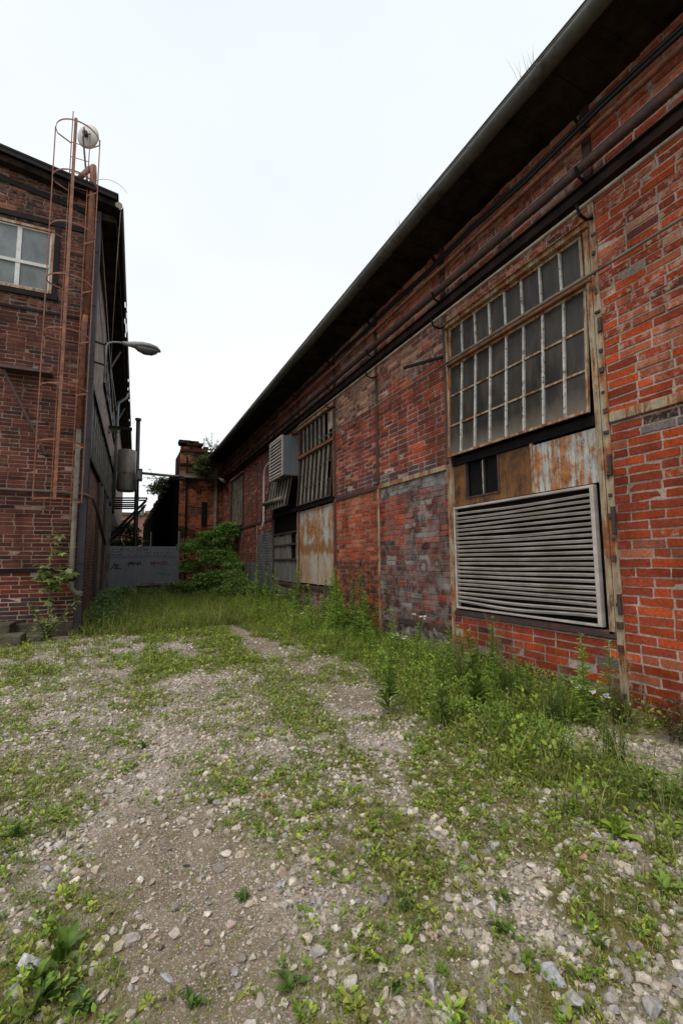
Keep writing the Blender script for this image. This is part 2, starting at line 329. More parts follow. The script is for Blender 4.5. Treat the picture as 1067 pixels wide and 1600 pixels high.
# ---------------------------------------------------------------- brick laying
def lay_bricks(name, F, a0, a1, ztop, course, blen, holes, colfn, parent, zbot=-.05, seed=1, jit=.0035, proud=.003, depth=.008, mort=.018, topfn=None):
    rg = np.random.default_rng(seed); V = []; Q = []; O8 = []; COL = []; AUX = []
    nrow = int(math.ceil((ztop-zbot)/course)); base = 0
    for r in range(nrow):
        z0 = zbot+r*course; z1 = min(z0+course, ztop); zc = (z0+z1)/2
        if z1-z0 < .03: continue
        iv = [(a0, a1)]
        for (h0, h1, hz0, hz1) in holes:
            if hz0 < zc < hz1:
                nv = []
                for (p, q) in iv:
                    if h1 <= p or h0 >= q: nv.append((p, q)); continue
                    if h0 > p: nv.append((p, h0))
                    if h1 < q: nv.append((h1, q))
                iv = nv
        x = a0 - blen*1.5 + (blen/2 if r % 2 else 0) + rg.uniform(-.02, .02)
        cuts = []
        while x < a1:
            l = blen if rg.random() > .1 else blen*.5
            cuts.append((x, x+l)); x += l
        for (p, q) in cuts:
            for (s0, s1) in iv:
                b0 = max(p, s0); b1 = min(q, s1)
                if b1-b0 < .035: continue
                ac = (b0+b1)/2
                if topfn is not None and zc > topfn(ac): continue
                c, mc, fl, so = colfn(ac, zc, rg); wsh = 0.0
                if isinstance(so, tuple): so, wsh = so
                big = .5 if rg.random() > .08 else 2.0
                g = mort*.5
                xs = np.linspace(b0+g, b1-g, 4)
                lo = z0+g*.9; hi = z1-g*.9
                ring = [(xs[i], lo) for i in range(4)] + [(xs[3-i], hi) for i in range(4)]
                ring = np.array(ring) + rg.normal(0, jit*.6*(1+big*.4), (8, 2))
                cen = ring.mean(0); ins = cen + (ring-cen)*np.array([1-.008/max(.06, b1-b0), 1-.0065/course])
                o = rg.normal(0, .0025) + (proud if rg.random() > .06 else -.001)
                tilt = rg.normal(0, .0018, 2)
                for (u, v) in ring: V.append(F.p(u, v, -depth))
                for (u, v) in ins: V.append(F.p(u, v, o + rg.normal(0, .0012) + tilt[0]*(u-ac)/blen*2 + tilt[1]*(v-zc)/course))
                # mortar cell
                V += [F.p(b0, z0, -depth*.45), F.p(b1, z0, -depth*.45), F.p(b1, z1, -depth*.45), F.p(b0, z1, -depth*.45)]
                O8.append([base+8+i for i in range(8)])
                for i in range(8): Q.append([base+i, base+(i+1) % 8, base+8+(i+1) % 8, base+8+i])
                Q.append([base+16, base+17, base+18, base+19])
                COL += [tuple(np.array(c)*.8)]*8 + [c]*8 + [mc]*4
                AUX += [(fl, so, wsh)]*16 + [(0, so, wsh)]*4
                base += 20
    V = np.array(V); Q = np.array(Q); O8 = np.array(O8)
    nrm = np.cross(F.A, (0, 0, 1)) @ F.N
    if nrm < 0: Q = Q[:, ::-1]; O8 = O8[:, ::-1]
    return npmesh(name, V, [Q, O8], M_BRICK, parent, np.array(COL), aux=np.array(AUX))
OR = (.36, .062, .02); RD = (.25, .047, .024); BU = (.12, .036, .028); PU = (.065, .042, .044); TN = (.34, .17, .11); SA = (.33, .1, .055)
def pick(rg, ws):
    k = rg.choice(len(ws), p=np.array([q[1] for q in ws])/sum(q[1] for q in ws)); return np.array(ws[k][0])*rg.uniform(.75, 1.25)
def col_right(a, z, rg):
    n = float(fbm(a, z, 1.3, 3)); fl = 0.0; so = 0.0; mc = np.array((.34, .275, .235))
    if a < 3.1:
        if z > 2.95:
            c = pick(rg, [(OR, 5), (RD, 5), (BU, .7), (TN, .8 if z > 4 else .3), (SA, 2.5)]); fl = .75 if z > 3.6 else .45; mc = mc*1.05
            if rg.random() < .4: fl = 0
        else:
            c = pick(rg, [(OR, 6), (RD, 6), (BU, .35), (SA, 1.0)]); fl = .6 if rg.random() < .15 else 0
            if z > 2.7: c = pick(rg, [((.16, .13, .13), 2), (PU, 1), (RD, 1)])
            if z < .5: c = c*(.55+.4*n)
            mc = mc*1.1
    elif a < 5.67:
        c = pick(rg, [(OR, 2.2), (RD, 5), (BU, 1.5)]); 
        if z < 1 and n > .58: c = pick(rg, [(PU, 2), ((.13, .11, .11), 1), (BU, 1)]); so = .5
        if z > 5: c = pick(rg, [(RD, 3), (SA, 3), (TN, 1), (BU, 2)]); fl = .7
    elif a < 7.9:
        if z > 2.95:
            c = pick(rg, [(RD, 4), (BU, 3.5), (OR, 1.2), ((.19, .05, .032), 5)]); mc = mc*.9
            if z > 4.5+.5*n: c = pick(rg, [(BU, 3), ((.19, .09, .065), 4), (TN, .9), (RD, 1)]); fl = .5; mc = mc*.9
            if z > 5.6: c = pick(rg, [(RD, 3), (SA, 3), (TN, 1)]); fl = .6
            if z < 3.15: c = pick(rg, [(PU, 2), ((.1, .085, .085), 2), (BU, 2)])
        else:
            m2 = float(fbm(a, z, 2.2, 9))
            c = pick(rg, [(BU, 3), ((.15, .07, .055), 4), (RD, 3), ((.2, .16, .15), 1.6), (PU, .6)])
            mc = np.array((.17, .14, .125)); so = 1.0
            w_ = max(0, 1-abs(a-6.4)/.55) if z > 1.3 else .45
            so = (so*.75, .12+.5*w_)
            if 6.9 < a < 7.8 and 1.9 < z < 2.65: c = pick(rg, [(OR, 3), (RD, 2)])*.8; so = (.6, .15)
            if z > 2.65: c = pick(rg, [(PU, 3), ((.11, .1, .1), 3)]); so = (.3, .6)
            if z < 1.1 and n > .45: c = pick(rg, [((.17, .13, .135), 2), (BU, 3), (PU, 1)])
    elif a < 9.95:
        if z > 2.95:
            c = pick(rg, [(RD, 3), (BU, 3), (SA, 1.5), ((.19, .05, .035), 3)]); mc = mc*.9
            if z > 4.3+.6*n: c = pick(rg, [((.2, .1, .075), 4), (BU, 2), (TN, 1)]); fl = .55
            if z < 3.25: c = pick(rg, [(BU, 3), (PU, 2)])
        else:
            c = pick(rg, [(SA, 4), (OR, 1.2), (RD, 3), (BU, .4)])*.92; mc = np.array((.25, .15, .11)); fl = .2
            if z < 1.5: c = pick(rg, [(RD, 3), (BU, 3), (OR, 1)])*.8; so = .7
    elif a < 15 and z < .85:
        c = pick(rg, [((.17, .09, .075), 3), ((.13, .1, .1), 2), (BU, 1)]); mc = mc*.8
    elif 14.9 < a < 19 and z < (2.55 if a < 17 else 1.5):
        c = np.array((.13, .132, .135))*rg.uniform(.85, 1.1); mc = np.array((.1, .1, .1))
    else:
        c = pick(rg, [(RD, 2.4), (BU, 3.2), (SA, .8), (PU, .5), ((.17, .05, .036), 3)])*1.0; mc = mc*.75; fl = .2
        if z > 5.6: fl = .4
    c = c*(.8+.45*n)
    if z > 5.6: c = c*1.45+.012; mc = mc*1.3  # paler salt-bloomed bricks, plus brightening painted in against the soffit's shade
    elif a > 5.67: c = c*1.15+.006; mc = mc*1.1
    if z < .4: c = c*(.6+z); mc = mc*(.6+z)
    return tuple(c), tuple(mc*rg.uniform(.8, 1.15)), fl, so
def col_left(a, z, rg):
    n = float(fbm(a, z, .8, 5)); mc = np.array((.25, .18, .145)); fl = 0; so = 0
    c = pick(rg, [((.16, .05, .037), 5), ((.12, .041, .033), 5), ((.065, .034, .032), 1.5), ((.16, .052, .038), 1)])
    if z > 7: c = pick(rg, [((.12, .045, .034), 3), ((.05, .034, .032), 4), ((.24, .085, .05), 1.2), (BU, 2)]); mc = mc*.8; fl = .2
    if z < 1.3: c = pick(rg, [((.22, .05, .03), 4), (BU, 3), (RD, 1)]); mc = mc*1.25
    if z < .85: c = pick(rg, [(BU, 2), (PU, 4)]); mc = mc*1.2
    if 5.6 < z < 7: mc = mc*.85; so = .3
    c = c*(.7+.6*n)*np.array((.78, .84, .82))
    return tuple(c), tuple(mc*rg.uniform(.8, 1.15)), fl, so
def col_annex(a, z, rg):
    n = float(fbm(a, z, 1.2, 15)); mc = np.array((.3, .2, .13))
    c = pick(rg, [((.4, .1, .035), 4), ((.28, .075, .035), 3), (BU, 1.2), (PU, .6)])
    if n > .6: c = c*.35; mc = mc*.35
    if z > 5.7: c = c*.8
    return tuple(c), tuple(mc), .1, .5

# ================================================================= GROUND
def gh(x, y):
    x = np.asarray(x, float); y = np.asarray(y, float)
    h = (fbm(x, y, .55, 21)-.5)*.10 + (fbm(x, y, 2.6, 22)-.5)*.035
    tr = np.exp(-((x-2.35)/.28)**2)*np.clip((y-3.6)/1.5, 0, 1)
    h = h - .035*tr - .02*np.exp(-((x-.35)/.4)**2)
    h = h + .06*np.clip((x-3.0)/1.2, 0, 1)
    f = np.exp(-(np.maximum(0, np.hypot(x-1, y-8)-14)/6)**2)
    return h*f - .0
def axis(lo, hi, step, far):
    a = np.arange(lo, hi+step/2, step); o = []; s = step; v = hi
    while v < far: s *= 1.35; v += s; o.append(v)
    p = []; s = step; v = lo
    while v > -far: s *= 1.35; v -= s; p.append(v)
    return np.concatenate([p[::-1], a, o])
def dirtf(x, y):
    x = np.asarray(x, float); y = np.asarray(y, float)
    n = (fbm(x, y, 2.0, 31)-.5)
    cx_ = .2 + .1*np.sin(y*1.3) + .12*np.clip(y-2.6, 0, 1)
    d1 = 1-np.hypot((x-cx_-.08)/.42, (y-2.55)/1.25)+n*.9
    d2 = 1-np.abs(x-2.42)/.26 - np.clip(4.4-y, 0, 9)*2 - np.clip(y-11.5, 0, 9) + n*2.6 - .25
    d3 = 1-np.abs(x-(.95+.06*(y-6)))/.3 - np.clip(5.2-y, 0, 9)*2 - np.clip(y-10, 0, 9)*.8 + n*2 -.75
    return np.clip(np.maximum(np.maximum(d1, d2), d3)*2.2, 0, 1)
def greenf(x, y):
    """0..1 how much grows here"""
    x = np.asarray(x, float); y = np.asarray(y, float)
    n = fbm(x, y, 1.5, 41)-.5; n2 = fbm(x, y, 4.5, 44)-.5
    edge = 2.5 + .5*np.clip((y-3.5)/2.5, 0, 1)
    a = np.clip((x-edge)*1.9+.42+n*1.6+n2*.8, 0, 1)*np.where(y < 3.2, .8, 1)
    b = np.clip((y-9.3-1.2*np.clip(1-x, -1, 1))*.5+n*2.0, 0, 1)
    c = np.clip(1-np.abs(x-(.1+.09*(y-4)))/.42+n*2.2+n2, 0, 1)*np.clip((y-3.3)/.8, 0, 1)*.85
    c2 = np.clip(1-np.abs(x-(1.65+.02*y))/.5+n*2.2+n2*1.3, 0, 1)*np.clip((y-2.2)/1.2, 0, 1)*.75
    d = np.clip(.56 + n*1.6 + n2*1.5, 0, 1)*.62
    d = d + np.clip((x-.85)/1.0, 0, 1)*np.clip(3.8-y, 0, 1)*(.62+n+n2*1.8)*.95
    e = np.clip(1.25-np.hypot((x+.2)/.28, (y-2.15)/.55)+n2*1.5, 0, 1)
    e2 = np.clip(1.1-np.hypot((x+.5)/.25, (y-3.1)/.5)+n2, 0, 1)
    l = np.clip((-.9-x)*.5+.12+n*2+n2, 0, 1)*.55*np.clip((y-3)/2, 0, 1)
    g = np.maximum.reduce([a, b, c, c2, d, e, e2, l])
    wg = np.clip(1.2-np.hypot((x-3.7)/.65, (y-2.3)/.75), 0, 1)      # the heap of pale gravel by the wall
    g = g*(1-.85*wg)
    return np.clip(g*(1-.93*dirtf(x, y)*(1-np.clip(e, 0, 1))), 0, 1)
xs = axis(-3.5, 5.0, .05, 700); ys = axis(.4, 13.0, .05, 900)
X, Y = np.meshgrid(xs, ys); nx, ny = len(xs), len(ys)
V = np.stack([X.ravel(), Y.ravel(), gh(X, Y).ravel()+((fbm(X, Y, 9, 50)-.5)*.014).ravel()], 1)
idx = np.arange(nx*ny).reshape(ny, nx)
Q = np.stack([idx[:-1, :-1].ravel(), idx[:-1, 1:].ravel(), idx[1:, 1:].ravel(), idx[1:, :-1].ravel()], 1)
att = np.stack([dirtf(X, Y).ravel(), greenf(X, Y).ravel(), np.zeros(nx*ny)], 1)
mt, t, b = newmat('gravelly_earth')
a = nd(t, 'ShaderNodeVertexColor', layer_name='Col'); sp = nd(t, 'ShaderNodeSeparateColor'); t.links.new(a.outputs[0], sp.inputs[0])
co = coords(t)
def vor(sc_, feat='F1', rnd=1.0):
    v = nd(t, 'ShaderNodeTexVoronoi', feature=feat); v.inputs['Scale'].default_value = sc_; v.inputs['Randomness'].default_value = rnd
    wv = noise(t, co, sc_*.8, 2); ma = nd(t, 'ShaderNodeVectorMath', operation='MULTIPLY_ADD')
    t.links.new(wv, ma.inputs[0]); ma.inputs[1].default_value = (.35/sc_,)*3; t.links.new(co, ma.inputs[2]); t.links.new(ma.outputs[0], v.inputs['Vector']); return v
v1 = vor(42); v2 = vor(95); v3 = vor(190)
def pebcol(v):
    s_ = nd(t, 'ShaderNodeSeparateColor'); t.links.new(v.outputs['Color'], s_.inputs[0])
    return ramp(t, s_.outputs[0], [(0, (.13, .11, .09)), (.3, (.3, .265, .23)), (.6, (.43, .39, .355)), (.85, (.58, .54, .5)), (1, (.38, .2, .13))]), s_.outputs[1]
pc1, r1 = pebcol(v1); pc2, r2 = pebcol(v2); pc3, r3 = pebcol(v3)
dirt = ramp(t, noise(t, co, 5, 7, .7), [(.3, (.115, .084, .058)), (.55, (.21, .16, .115)), (.75, (.31, .25, .19))])
def pebmask(v, rr, thr, frac):
    m1 = ramp(t, v.outputs['Distance'], [(thr-.06, g1(1)), (thr+.04, g1(0))]); m2 = ramp(t, rr, [(frac-.01, g1(1)), (frac+.01, g1(0))])
    mm = nd(t, 'ShaderNodeMath', operation='MULTIPLY'); t.links.new(m1, mm.inputs[0]); t.links.new(m2, mm.inputs[1]); return mm.outputs[0]
k3 = pebmask(v3, r3, .42, .55); k2 = pebmask(v2, r2, .42, .6); k1 = pebmask(v1, r1, .4, .45)
# fewer pebbles on the beaten earth
dm = nd(t, 'ShaderNodeMath', operation='MULTIPLY_ADD'); t.links.new(sp.outputs[0], dm.inputs[0]); dm.inputs[1].default_value = -.75; dm.inputs[2].default_value = 1
k1b = nd(t, 'ShaderNodeMath', operation='MULTIPLY'); t.links.new(k1, k1b.inputs[0]); t.links.new(dm.outputs[0], k1b.inputs[1])
nd1 = nd(t, 'ShaderNodeMath', operation='SUBTRACT', use_clamp=True); nd1.inputs[0].default_value = .62; t.links.new(sp.outputs[0], nd1.inputs[1])
c = mix(t, dirt, pc3, k3); c = mix(t, c, pc2, nd1.outputs[0]); c = mix(t, c, pc2, k2); c = mix(t, c, pc1, k1b.outputs[0])
moss = ramp(t, noise(t, co, 14, 6, .7), [(.35, (.085, .075, .028)), (.65, (.2, .17, .06))])
gm = nd(t, 'ShaderNodeMath', operation='MULTIPLY'); t.links.new(sp.outputs[1], gm.inputs[0]); t.links.new(ramp(t, noise(t, co, 8, 6), [(.35, g1(.25)), (.6, g1(1))]), gm.inputs[1])
gm2 = nd(t, 'ShaderNodeMath', operation='MULTIPLY', use_clamp=True); gm2.inputs[1].default_value = 1.6; t.links.new(gm.outputs[0], gm2.inputs[0])
c = mix(t, c, moss, gm2.outputs[0]); t.links.new(c, b.inputs['Base Color']); b.inputs['Roughness'].default_value = .95; b.inputs['Specular IOR Level'].default_value = .2
hh = mix(t, mix(t, k3, k2, .5), k1b.outputs[0], .6); bump(t, b, mix(t, hh, noise(t, co, 40, 5, .7), .4), .9, .012)
M_GROUND = mt
tag(npmesh('ground', V, [Q], M_GROUND, None, att, smooth=True), kind='structure')

# ---- scatter machinery
def rotmats(az, tx, ty, s):
    n = len(az); ca, sa = np.cos(az), np.sin(az); cx_, sx = np.cos(tx), np.sin(tx); cy_, sy = np.cos(ty), np.sin(ty)
    Z = np.zeros(n); O1 = np.ones(n)
    Rz = np.array([[ca, -sa, Z], [sa, ca, Z], [Z, Z, O1]]).transpose(2, 0, 1)
    Rx = np.array([[O1, Z, Z], [Z, cx_, -sx], [Z, sx, cx_]]).transpose(2, 0, 1)
    Ry = np.array([[cy_, Z, sy], [Z, O1, Z], [-sy, Z, cy_]]).transpose(2, 0, 1)
    M = Rz @ Rx @ Ry
    s = np.asarray(s); s = s[:, None, None] if s.ndim == 1 else s[:, None, :]
    return M*s
def scatter(TV, TF, M, P, C, shade=None):
    TV = np.asarray(TV, float); n = len(P); k = len(TV)
    V_ = np.einsum('nij,kj->nki', M, TV) + P[:, None, :]
    C_ = np.repeat(C[:, None, :], k, 1)
    if shade is not None: C_ = C_*np.asarray(shade)[None, :, None]
    off = (np.arange(n)*k)[:, None, None]
    Fs = [(np.array(f)[None]+off).reshape(-1, np.array(f).shape[1]) for f in TF]
    return V_.reshape(-1, 3), Fs, C_.reshape(-1, 3)
class Acc:
    def __init__(s): s.V = []; s.F = {}; s.C = []; s.n = 0
    def add(s, V_, Fs, C_):
        for f in Fs: s.F.setdefault(f.shape[1], []).append(f+s.n)
        s.V.append(V_); s.C.append(C_); s.n += len(V_)
    def build(s, name, mat, parent=None, smooth=False):
        return npmesh(name, np.concatenate(s.V), [np.concatenate(f) for f in s.F.values()], mat, parent, np.concatenate(s.C), smooth)
def ico(sub):
    import bmesh
    bm = bmesh.new(); bmesh.ops.create_icosphere(bm, subdivisions=sub, radius=1); bm.verts.ensure_lookup_table()
    v = np.array([q.co[:] for q in bm.verts]); f = np.array([[q.index for q in p.verts] for p in bm.faces]); bm.free(); return v, f
ICO1 = ico(1); ICO2 = ico(2); ICO3 = ico(3)
def rock(base, rg, ang=11, amp=.3):
    v, f = base; v = v.copy()
    for _ in range(ang):                             # chop with planes: crushed stone
        d = rg.normal(size=3); d /= np.linalg.norm(d); h = rg.uniform(.38, .8)
        e = v@d; v = v - np.where(e > h, e-h, 0)[:, None]*d
    v = v*(1+rg.normal(0, amp*.12, (len(v), 1))); return v, f
STC = np.array([(.58, .54, .49), (.48, .44, .39), (.66, .62, .58), (.36, .34, .32), (.52, .46, .38), (.4, .41, .43), (.54, .45, .4), (.22, .21, .2), (.6, .56, .49), (.4, .22, .15)])
STC = STC*np.array((.92, .89, .85))
STP = np.array([6, 6, 5, 3, 4, 3, 2, 1, 4, .35]); STP /= STP.sum()
IN = lambda x, y: (x > -3.4) & (x < 4.45)
# gravel
acc = Acc(); nn = 0
for (x0, x1, y0, y1, n, s0, s1, base) in ((-1.2, 3.9, .9, 3.2, 21000, .005, .019, ICO1), (-1.2, 3.9, .9, 3.2, 6500, .013, .034, ICO2), (-3.2, 4.4, 3.0, 6.5, 25000, .008, .024, ICO1), (-3.2, 4.4, 3.0, 6.5, 5500, .016, .036, ICO1), (-3.4, 4.4, 6.3, 11.5, 14500, .013, .034, ICO1)):
    x = rng.uniform(x0, x1, n); y = rng.uniform(y0, y1, n)
    d = dirtf(x, y); g = greenf(x, y); cl = fbm(x, y, 1.1, 61)
    keep = rng.random(n) < np.clip((1.05-d*.72)*(1.0-.6*g)*(.5+1.6*np.clip(cl-.25, 0, 1)), 0, 1)
    wg = np.hypot((x-3.7)/.6, (y-2.3)/.7) < 1
    keep |= wg & (rng.random(n) < .9)
    keep &= ~((y > 10.2) & (x < -.75))
    x, y = x[keep], y[keep]; n = len(x)
    for k in range(8):
        sel = np.arange(k, n, 8)
        if len(sel) == 0: continue
        v, f = rock(base, rng); v = v/np.abs(v).max()
        s = s0*(s1/s0)**(rng.random(len(sel))**1.7); sx = np.stack([s, s*rng.uniform(.65, 1.1, len(sel)), s*rng.uniform(.45, .8, len(sel))], 1)
        Mx = rotmats(rng.uniform(0, 6.28, len(sel)), rng.normal(0, .35, len(sel)), rng.normal(0, .35, len(sel)), sx)
        P = np.stack([x[sel], y[sel], gh(x[sel], y[sel])+s*.22], 1)
        Cc = STC[rng.choice(len(STC), len(sel), p=STP)]*rng.uniform(.7, 1.12, (len(sel), 1))
        acc.add(*scatter(v, [f], Mx, P, Cc))
tag(acc.build('gravel', M_STONE), 'pale crushed stone gravel strewn over the yard', 'gravel', kind='stuff')

# grass: bent blades
def blades(acc, P, h, wd, lean, az, C, segs=3):
    n = len(P); ts = np.linspace(0, 1, segs+1); dx = np.cos(az); dy = np.sin(az); px, py = -dy, dx
    rows = []
    for i, tt in enumerate(ts):
        r = lean*tt**1.8*h; z = h*(tt-.35*np.minimum(lean, 1.3)*tt**2.2)
        c_ = P + np.stack([dx*r, dy*r, z], 1); wv = wd*(1-tt)**.7*.5
        if i < segs:
            rows += [c_ - np.stack([px*wv, py*wv, 0*wv], 1), c_ + np.stack([px*wv, py*wv, 0*wv], 1)]
        else: rows += [c_]
    V_ = np.stack(rows, 1); k = V_.shape[1]
    qs = [[2*i, 2*i+1, 2*i+3, 2*i+2] for i in range(segs-1)]; tr = [[2*segs-2, 2*segs-1, 2*segs]]
    off = (np.arange(n)*k)[:, None, None]
    Fq = (np.array(qs)[None]+off).reshape(-1, 4); Ft = (np.array(tr)[None]+off).reshape(-1, 3)
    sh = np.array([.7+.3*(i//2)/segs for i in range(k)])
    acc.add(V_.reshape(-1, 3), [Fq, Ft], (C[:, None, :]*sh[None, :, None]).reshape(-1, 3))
GR = np.array([(.19, .25, .035), (.26, .3, .05), (.14, .2, .03), (.32, .3, .08), (.45, .37, .2)])
def grasspatch(acc, x0, x1, y0, y1, ntuft, per, h0, h1, wd, thr=.2, dry=.12, power=1.0, mask=None):
    x = rng.uniform(x0, x1, ntuft); y = rng.uniform(y0, y1, ntuft); g = greenf(x, y)
    k = rng.random(ntuft) < np.clip((g-thr)*1.5, 0, 1)**power
    if mask is not None: k &= mask(x, y)
    x, y, g = x[k], y[k], g[k]; m_ = len(x)
    hh = (h0+(h1-h0)*rng.random(m_)**1.6)*(.6+.5*g)
    tx = np.repeat(x, per)+rng.normal(0, .022, m_*per); ty = np.repeat(y, per)+rng.normal(0, .022, m_*per)
    h = np.repeat(hh, per)*rng.uniform(.45, 1.1, m_*per)
    p = np.array([3, 3, 3, 1.5, dry*10]); p /= p.sum()
    C_ = GR[rng.choice(5, m_*per, p=p)]*rng.uniform(.75, 1.2, (m_*per, 1))
    blades(acc, np.stack([tx, ty, gh(tx, ty)-.005], 1), h, wd*rng.uniform(.6, 1.3, m_*per), rng.uniform(.1, 1.1, m_*per), rng.uniform(0, 6.28, m_*per), C_)
nob = lambda x, y: ~((y > 11.2) & (x < -.8+.03*(y-11)))
acc = Acc()
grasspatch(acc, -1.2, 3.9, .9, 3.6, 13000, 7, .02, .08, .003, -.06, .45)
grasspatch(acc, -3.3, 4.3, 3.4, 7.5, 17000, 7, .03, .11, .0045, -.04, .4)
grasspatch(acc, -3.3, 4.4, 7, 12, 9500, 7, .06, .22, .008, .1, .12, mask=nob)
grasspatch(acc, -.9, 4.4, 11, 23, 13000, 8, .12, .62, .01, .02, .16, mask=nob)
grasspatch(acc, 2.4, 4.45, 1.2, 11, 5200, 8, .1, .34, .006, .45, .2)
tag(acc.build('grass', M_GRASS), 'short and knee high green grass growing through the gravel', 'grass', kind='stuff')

# small leaves
LEAFV = np.array([(0, 0, 0), (-.28, .38, .07), (0, .42, 0), (.28, .38, .07), (-.2, .75, .03), (.2, .75, .03), (0, 1, -.1)], float)
LEAFF = [np.array([[0, 2, 1], [0, 3, 2], [4, 2, 6], [2, 5, 6]]), np.array([[1, 2, 4, 4]])[:0]]
LEAFF = [np.array([[0, 2, 1], [0, 3, 2], [1, 2, 4], [2, 3, 5], [4, 2, 6], [2, 5, 6]])]
LANCE = LEAFV*np.array([.42, 1, 1])
def leaves(acc, P, az, tilt, size, C, tv=LEAFV, roll_=None):
    n = len(P); r_ = rng.normal(0, .35, n) if roll_ is None else roll_
    acc.add(*scatter(tv, LEAFF, rotmats(az, tilt, r_, size), P, C, shade=[.8, 1, .92, 1, 1.05, 1.05, 1.1]))
LG = np.array([(.19, .3, .035), (.27, .37, .045), (.15, .24, .03), (.33, .39, .055), (.24, .25, .06)])
def cover(acc, x0, x1, y0, y1, ncl, per, s0, s1, hmax, thr, spread, mask=None, tv=LEAFV):
    x = rng.uniform(x0, x1, ncl); y = rng.uniform(y0, y1, ncl); g = greenf(x, y)
    k = rng.random(ncl) < np.clip((g-thr)*1.4, 0, 1)
    if mask is not None: k &= mask(x, y)
    x, y, g = x[k], y[k], g[k]; m_ = len(x); n = m_*per
    col = LG[rng.choice(5, m_)]*rng.uniform(.75, 1.25, (m_, 1)); sz = rng.uniform(s0, s1, m_)
    az = rng.uniform(0, 6.28, n); rr = np.abs(rng.normal(0, 1, n))*np.repeat(sz, per)*spread
    px = np.repeat(x, per)-np.sin(az)*rr*.5; py = np.repeat(y, per)+np.cos(az)*rr*.5
    pz = gh(px, py)+rng.random(n)**1.3*hmax*np.repeat(.4+.6*g, per)
    leaves(acc, np.stack([px, py, pz], 1), az, rng.uniform(.1, 1.0, n), np.repeat(sz, per)*rng.uniform(.6, 1.15, n), np.repeat(col, per, 0)*rng.uniform(.85, 1.15, (n, 1)), tv)
acc = Acc()
cover(acc, -1.2, 3.9, .9, 3.4, 4800, 8, .012, .034, .035, .1, .8)
cover(acc, -1.2, 3.9, .9, 3.4, 420, 9, .022, .05, .045, .2, .5, tv=LANCE*np.array([1.6, 1, 1]))
cover(acc, -1.2, 3.9, .9, 4.2, 9000, 7, .006, .014, .012, -.12, 2.2)
cover(acc, -3.2, 4.2, 4, 9, 9000, 6, .012, .022, .02, -.08, 2.2)
cover(acc, -3.3, 4.3, 3.2, 7.5, 9000, 7, .018, .04, .05, .04, .9)
cover(acc, -3.3, 4.4, 7, 12, 6500, 7, .03, .06, .09, .1, 1.0, mask=nob)
cover(acc, -.9, 4.4, 11, 22.5, 7000, 9, .03, .065, .38, .1, 1.3, mask=nob, tv=LANCE)
cover(acc, 2.45, 4.45, 1.3, 6.5, 2600, 8, .025, .055, .2, .45, 1.0)
cover(acc, 2.7, 4.45, 4, 9, 3200, 9, .025, .05, .22, .45, 1.2, tv=LANCE)
cover(acc, 2.8, 4.45, 8.5, 18, 3800, 9, .035, .07, .36, .45, 1.1, tv=LANCE)
tag(acc.build('ground_weeds', M_LEAF), 'low leafy weeds and clover spreading between stones', 'weeds', kind='stuff')
# straw
acc = Acc(); n = 2600; x = rng.uniform(-.6, 2.6, n); y = rng.uniform(1.2, 5, n); k = fbm(x, y, 1.4, 70) > .5; x, y = x[k], y[k]; n = len(x)
blades(acc, np.stack([x, y, gh(x, y)+.015], 1), np.full(n, .02), np.full(n, .0028), rng.uniform(2, 7, n), rng.uniform(0, 6.28, n), np.tile((.5, .41, .26), (n, 1))*rng.uniform(.6, 1.1, (n, 1)))
tag(acc.build('dry_straw', M_GRASS), 'scattered dry straw stalks lying on the gravel', 'straw', kind='stuff')

# single stones
def stone(px, py, size, col, name='stone', label=None, group=None, cat='stone', flat=.6, base=ICO3, loc=None):
    g = onZ(px, py) if loc is None else loc
    v, f = rock(base, rng, 15, .1); v = v/np.abs(v).max(); v = v*np.array([1, rng.uniform(.65, .9), flat])*size
    a_ = rng.uniform(0, 6.28); v = v@np.array([[math.cos(a_), math.sin(a_), 0], [-math.sin(a_), math.cos(a_), 0], [0, 0, 1]])
    z = float(gh(g[0], g[1]))+size*flat*.35
    o = npmesh(name, v, [f], M_STONE, None, np.tile(np.array(col, float), (len(v), 1)))
    o.location = (g[0], g[1], z); tag(o, label, cat, group); return o
stone(415, 1243, .032, (.42, .09, .03), 'brick_fragment', 'bright orange red brick fragment lying on the pale gravel', cat='brick fragment')
stone(400, 1236, .016, (.36, .09, .04), 'brick_fragment', 'small dull red brick chip left of the bright orange brick fragment', cat='brick fragment')
stone(327, 1293, .026, (.035, .038, .045), 'stone', 'small slate black stone on the bare brown dirt patch', base=ICO2)
stone(292, 1344, .022, (.03, .03, .032), 'stone', 'dark jagged stone low on the bare dirt patch, nearest the black slate stone', base=ICO2, flat=.4)
stone(170, 1234, .045, (.34, .32, .29), 'stone', 'flat grey stone at the upper left end of the dirt patch', flat=.45)
stone(284, 1276, .04, (.42, .38, .33), 'stone', 'cream rounded stone on the dirt patch left of the slate black stone')
stone(200, 1470, .05, (.4, .36, .34), 'stone', 'pinkish pale stone half sunk in the dirt beside the broad leaved weeds', flat=.4)
stone(262, 1524, .035, (.42, .43, .44), 'stone', 'pale blue grey stone at the bottom of the dirt patch')
stone(500, 1486, .042, (.38, .37, .35), 'stone', 'big light grey angular stone near the bottom of the yard, right of the dirt patch', flat=.8)
stone(525, 1372, .028, (.46, .38, .27), 'stone', 'buff yellow pebble in the low weeds above the big light grey stone')
stone(598, 1408, .035, (.27, .25, .24), 'stone', 'dark grey angular stone among weeds, middle of the foreground', flat=.8)
stone(770, 1418, .03, (.52, .53, .55), 'stone', 'bright white stone beside a cluster of white rubble, right foreground', flat=.8)
stone(745, 1408, .028, (.5, .47, .44), 'stone', 'cream white stone with pits, left of the brightest white stone', flat=.8)
stone(728, 1395, .03, (.44, .42, .4), 'stone', 'pale lump at the left end of the white rubble cluster')
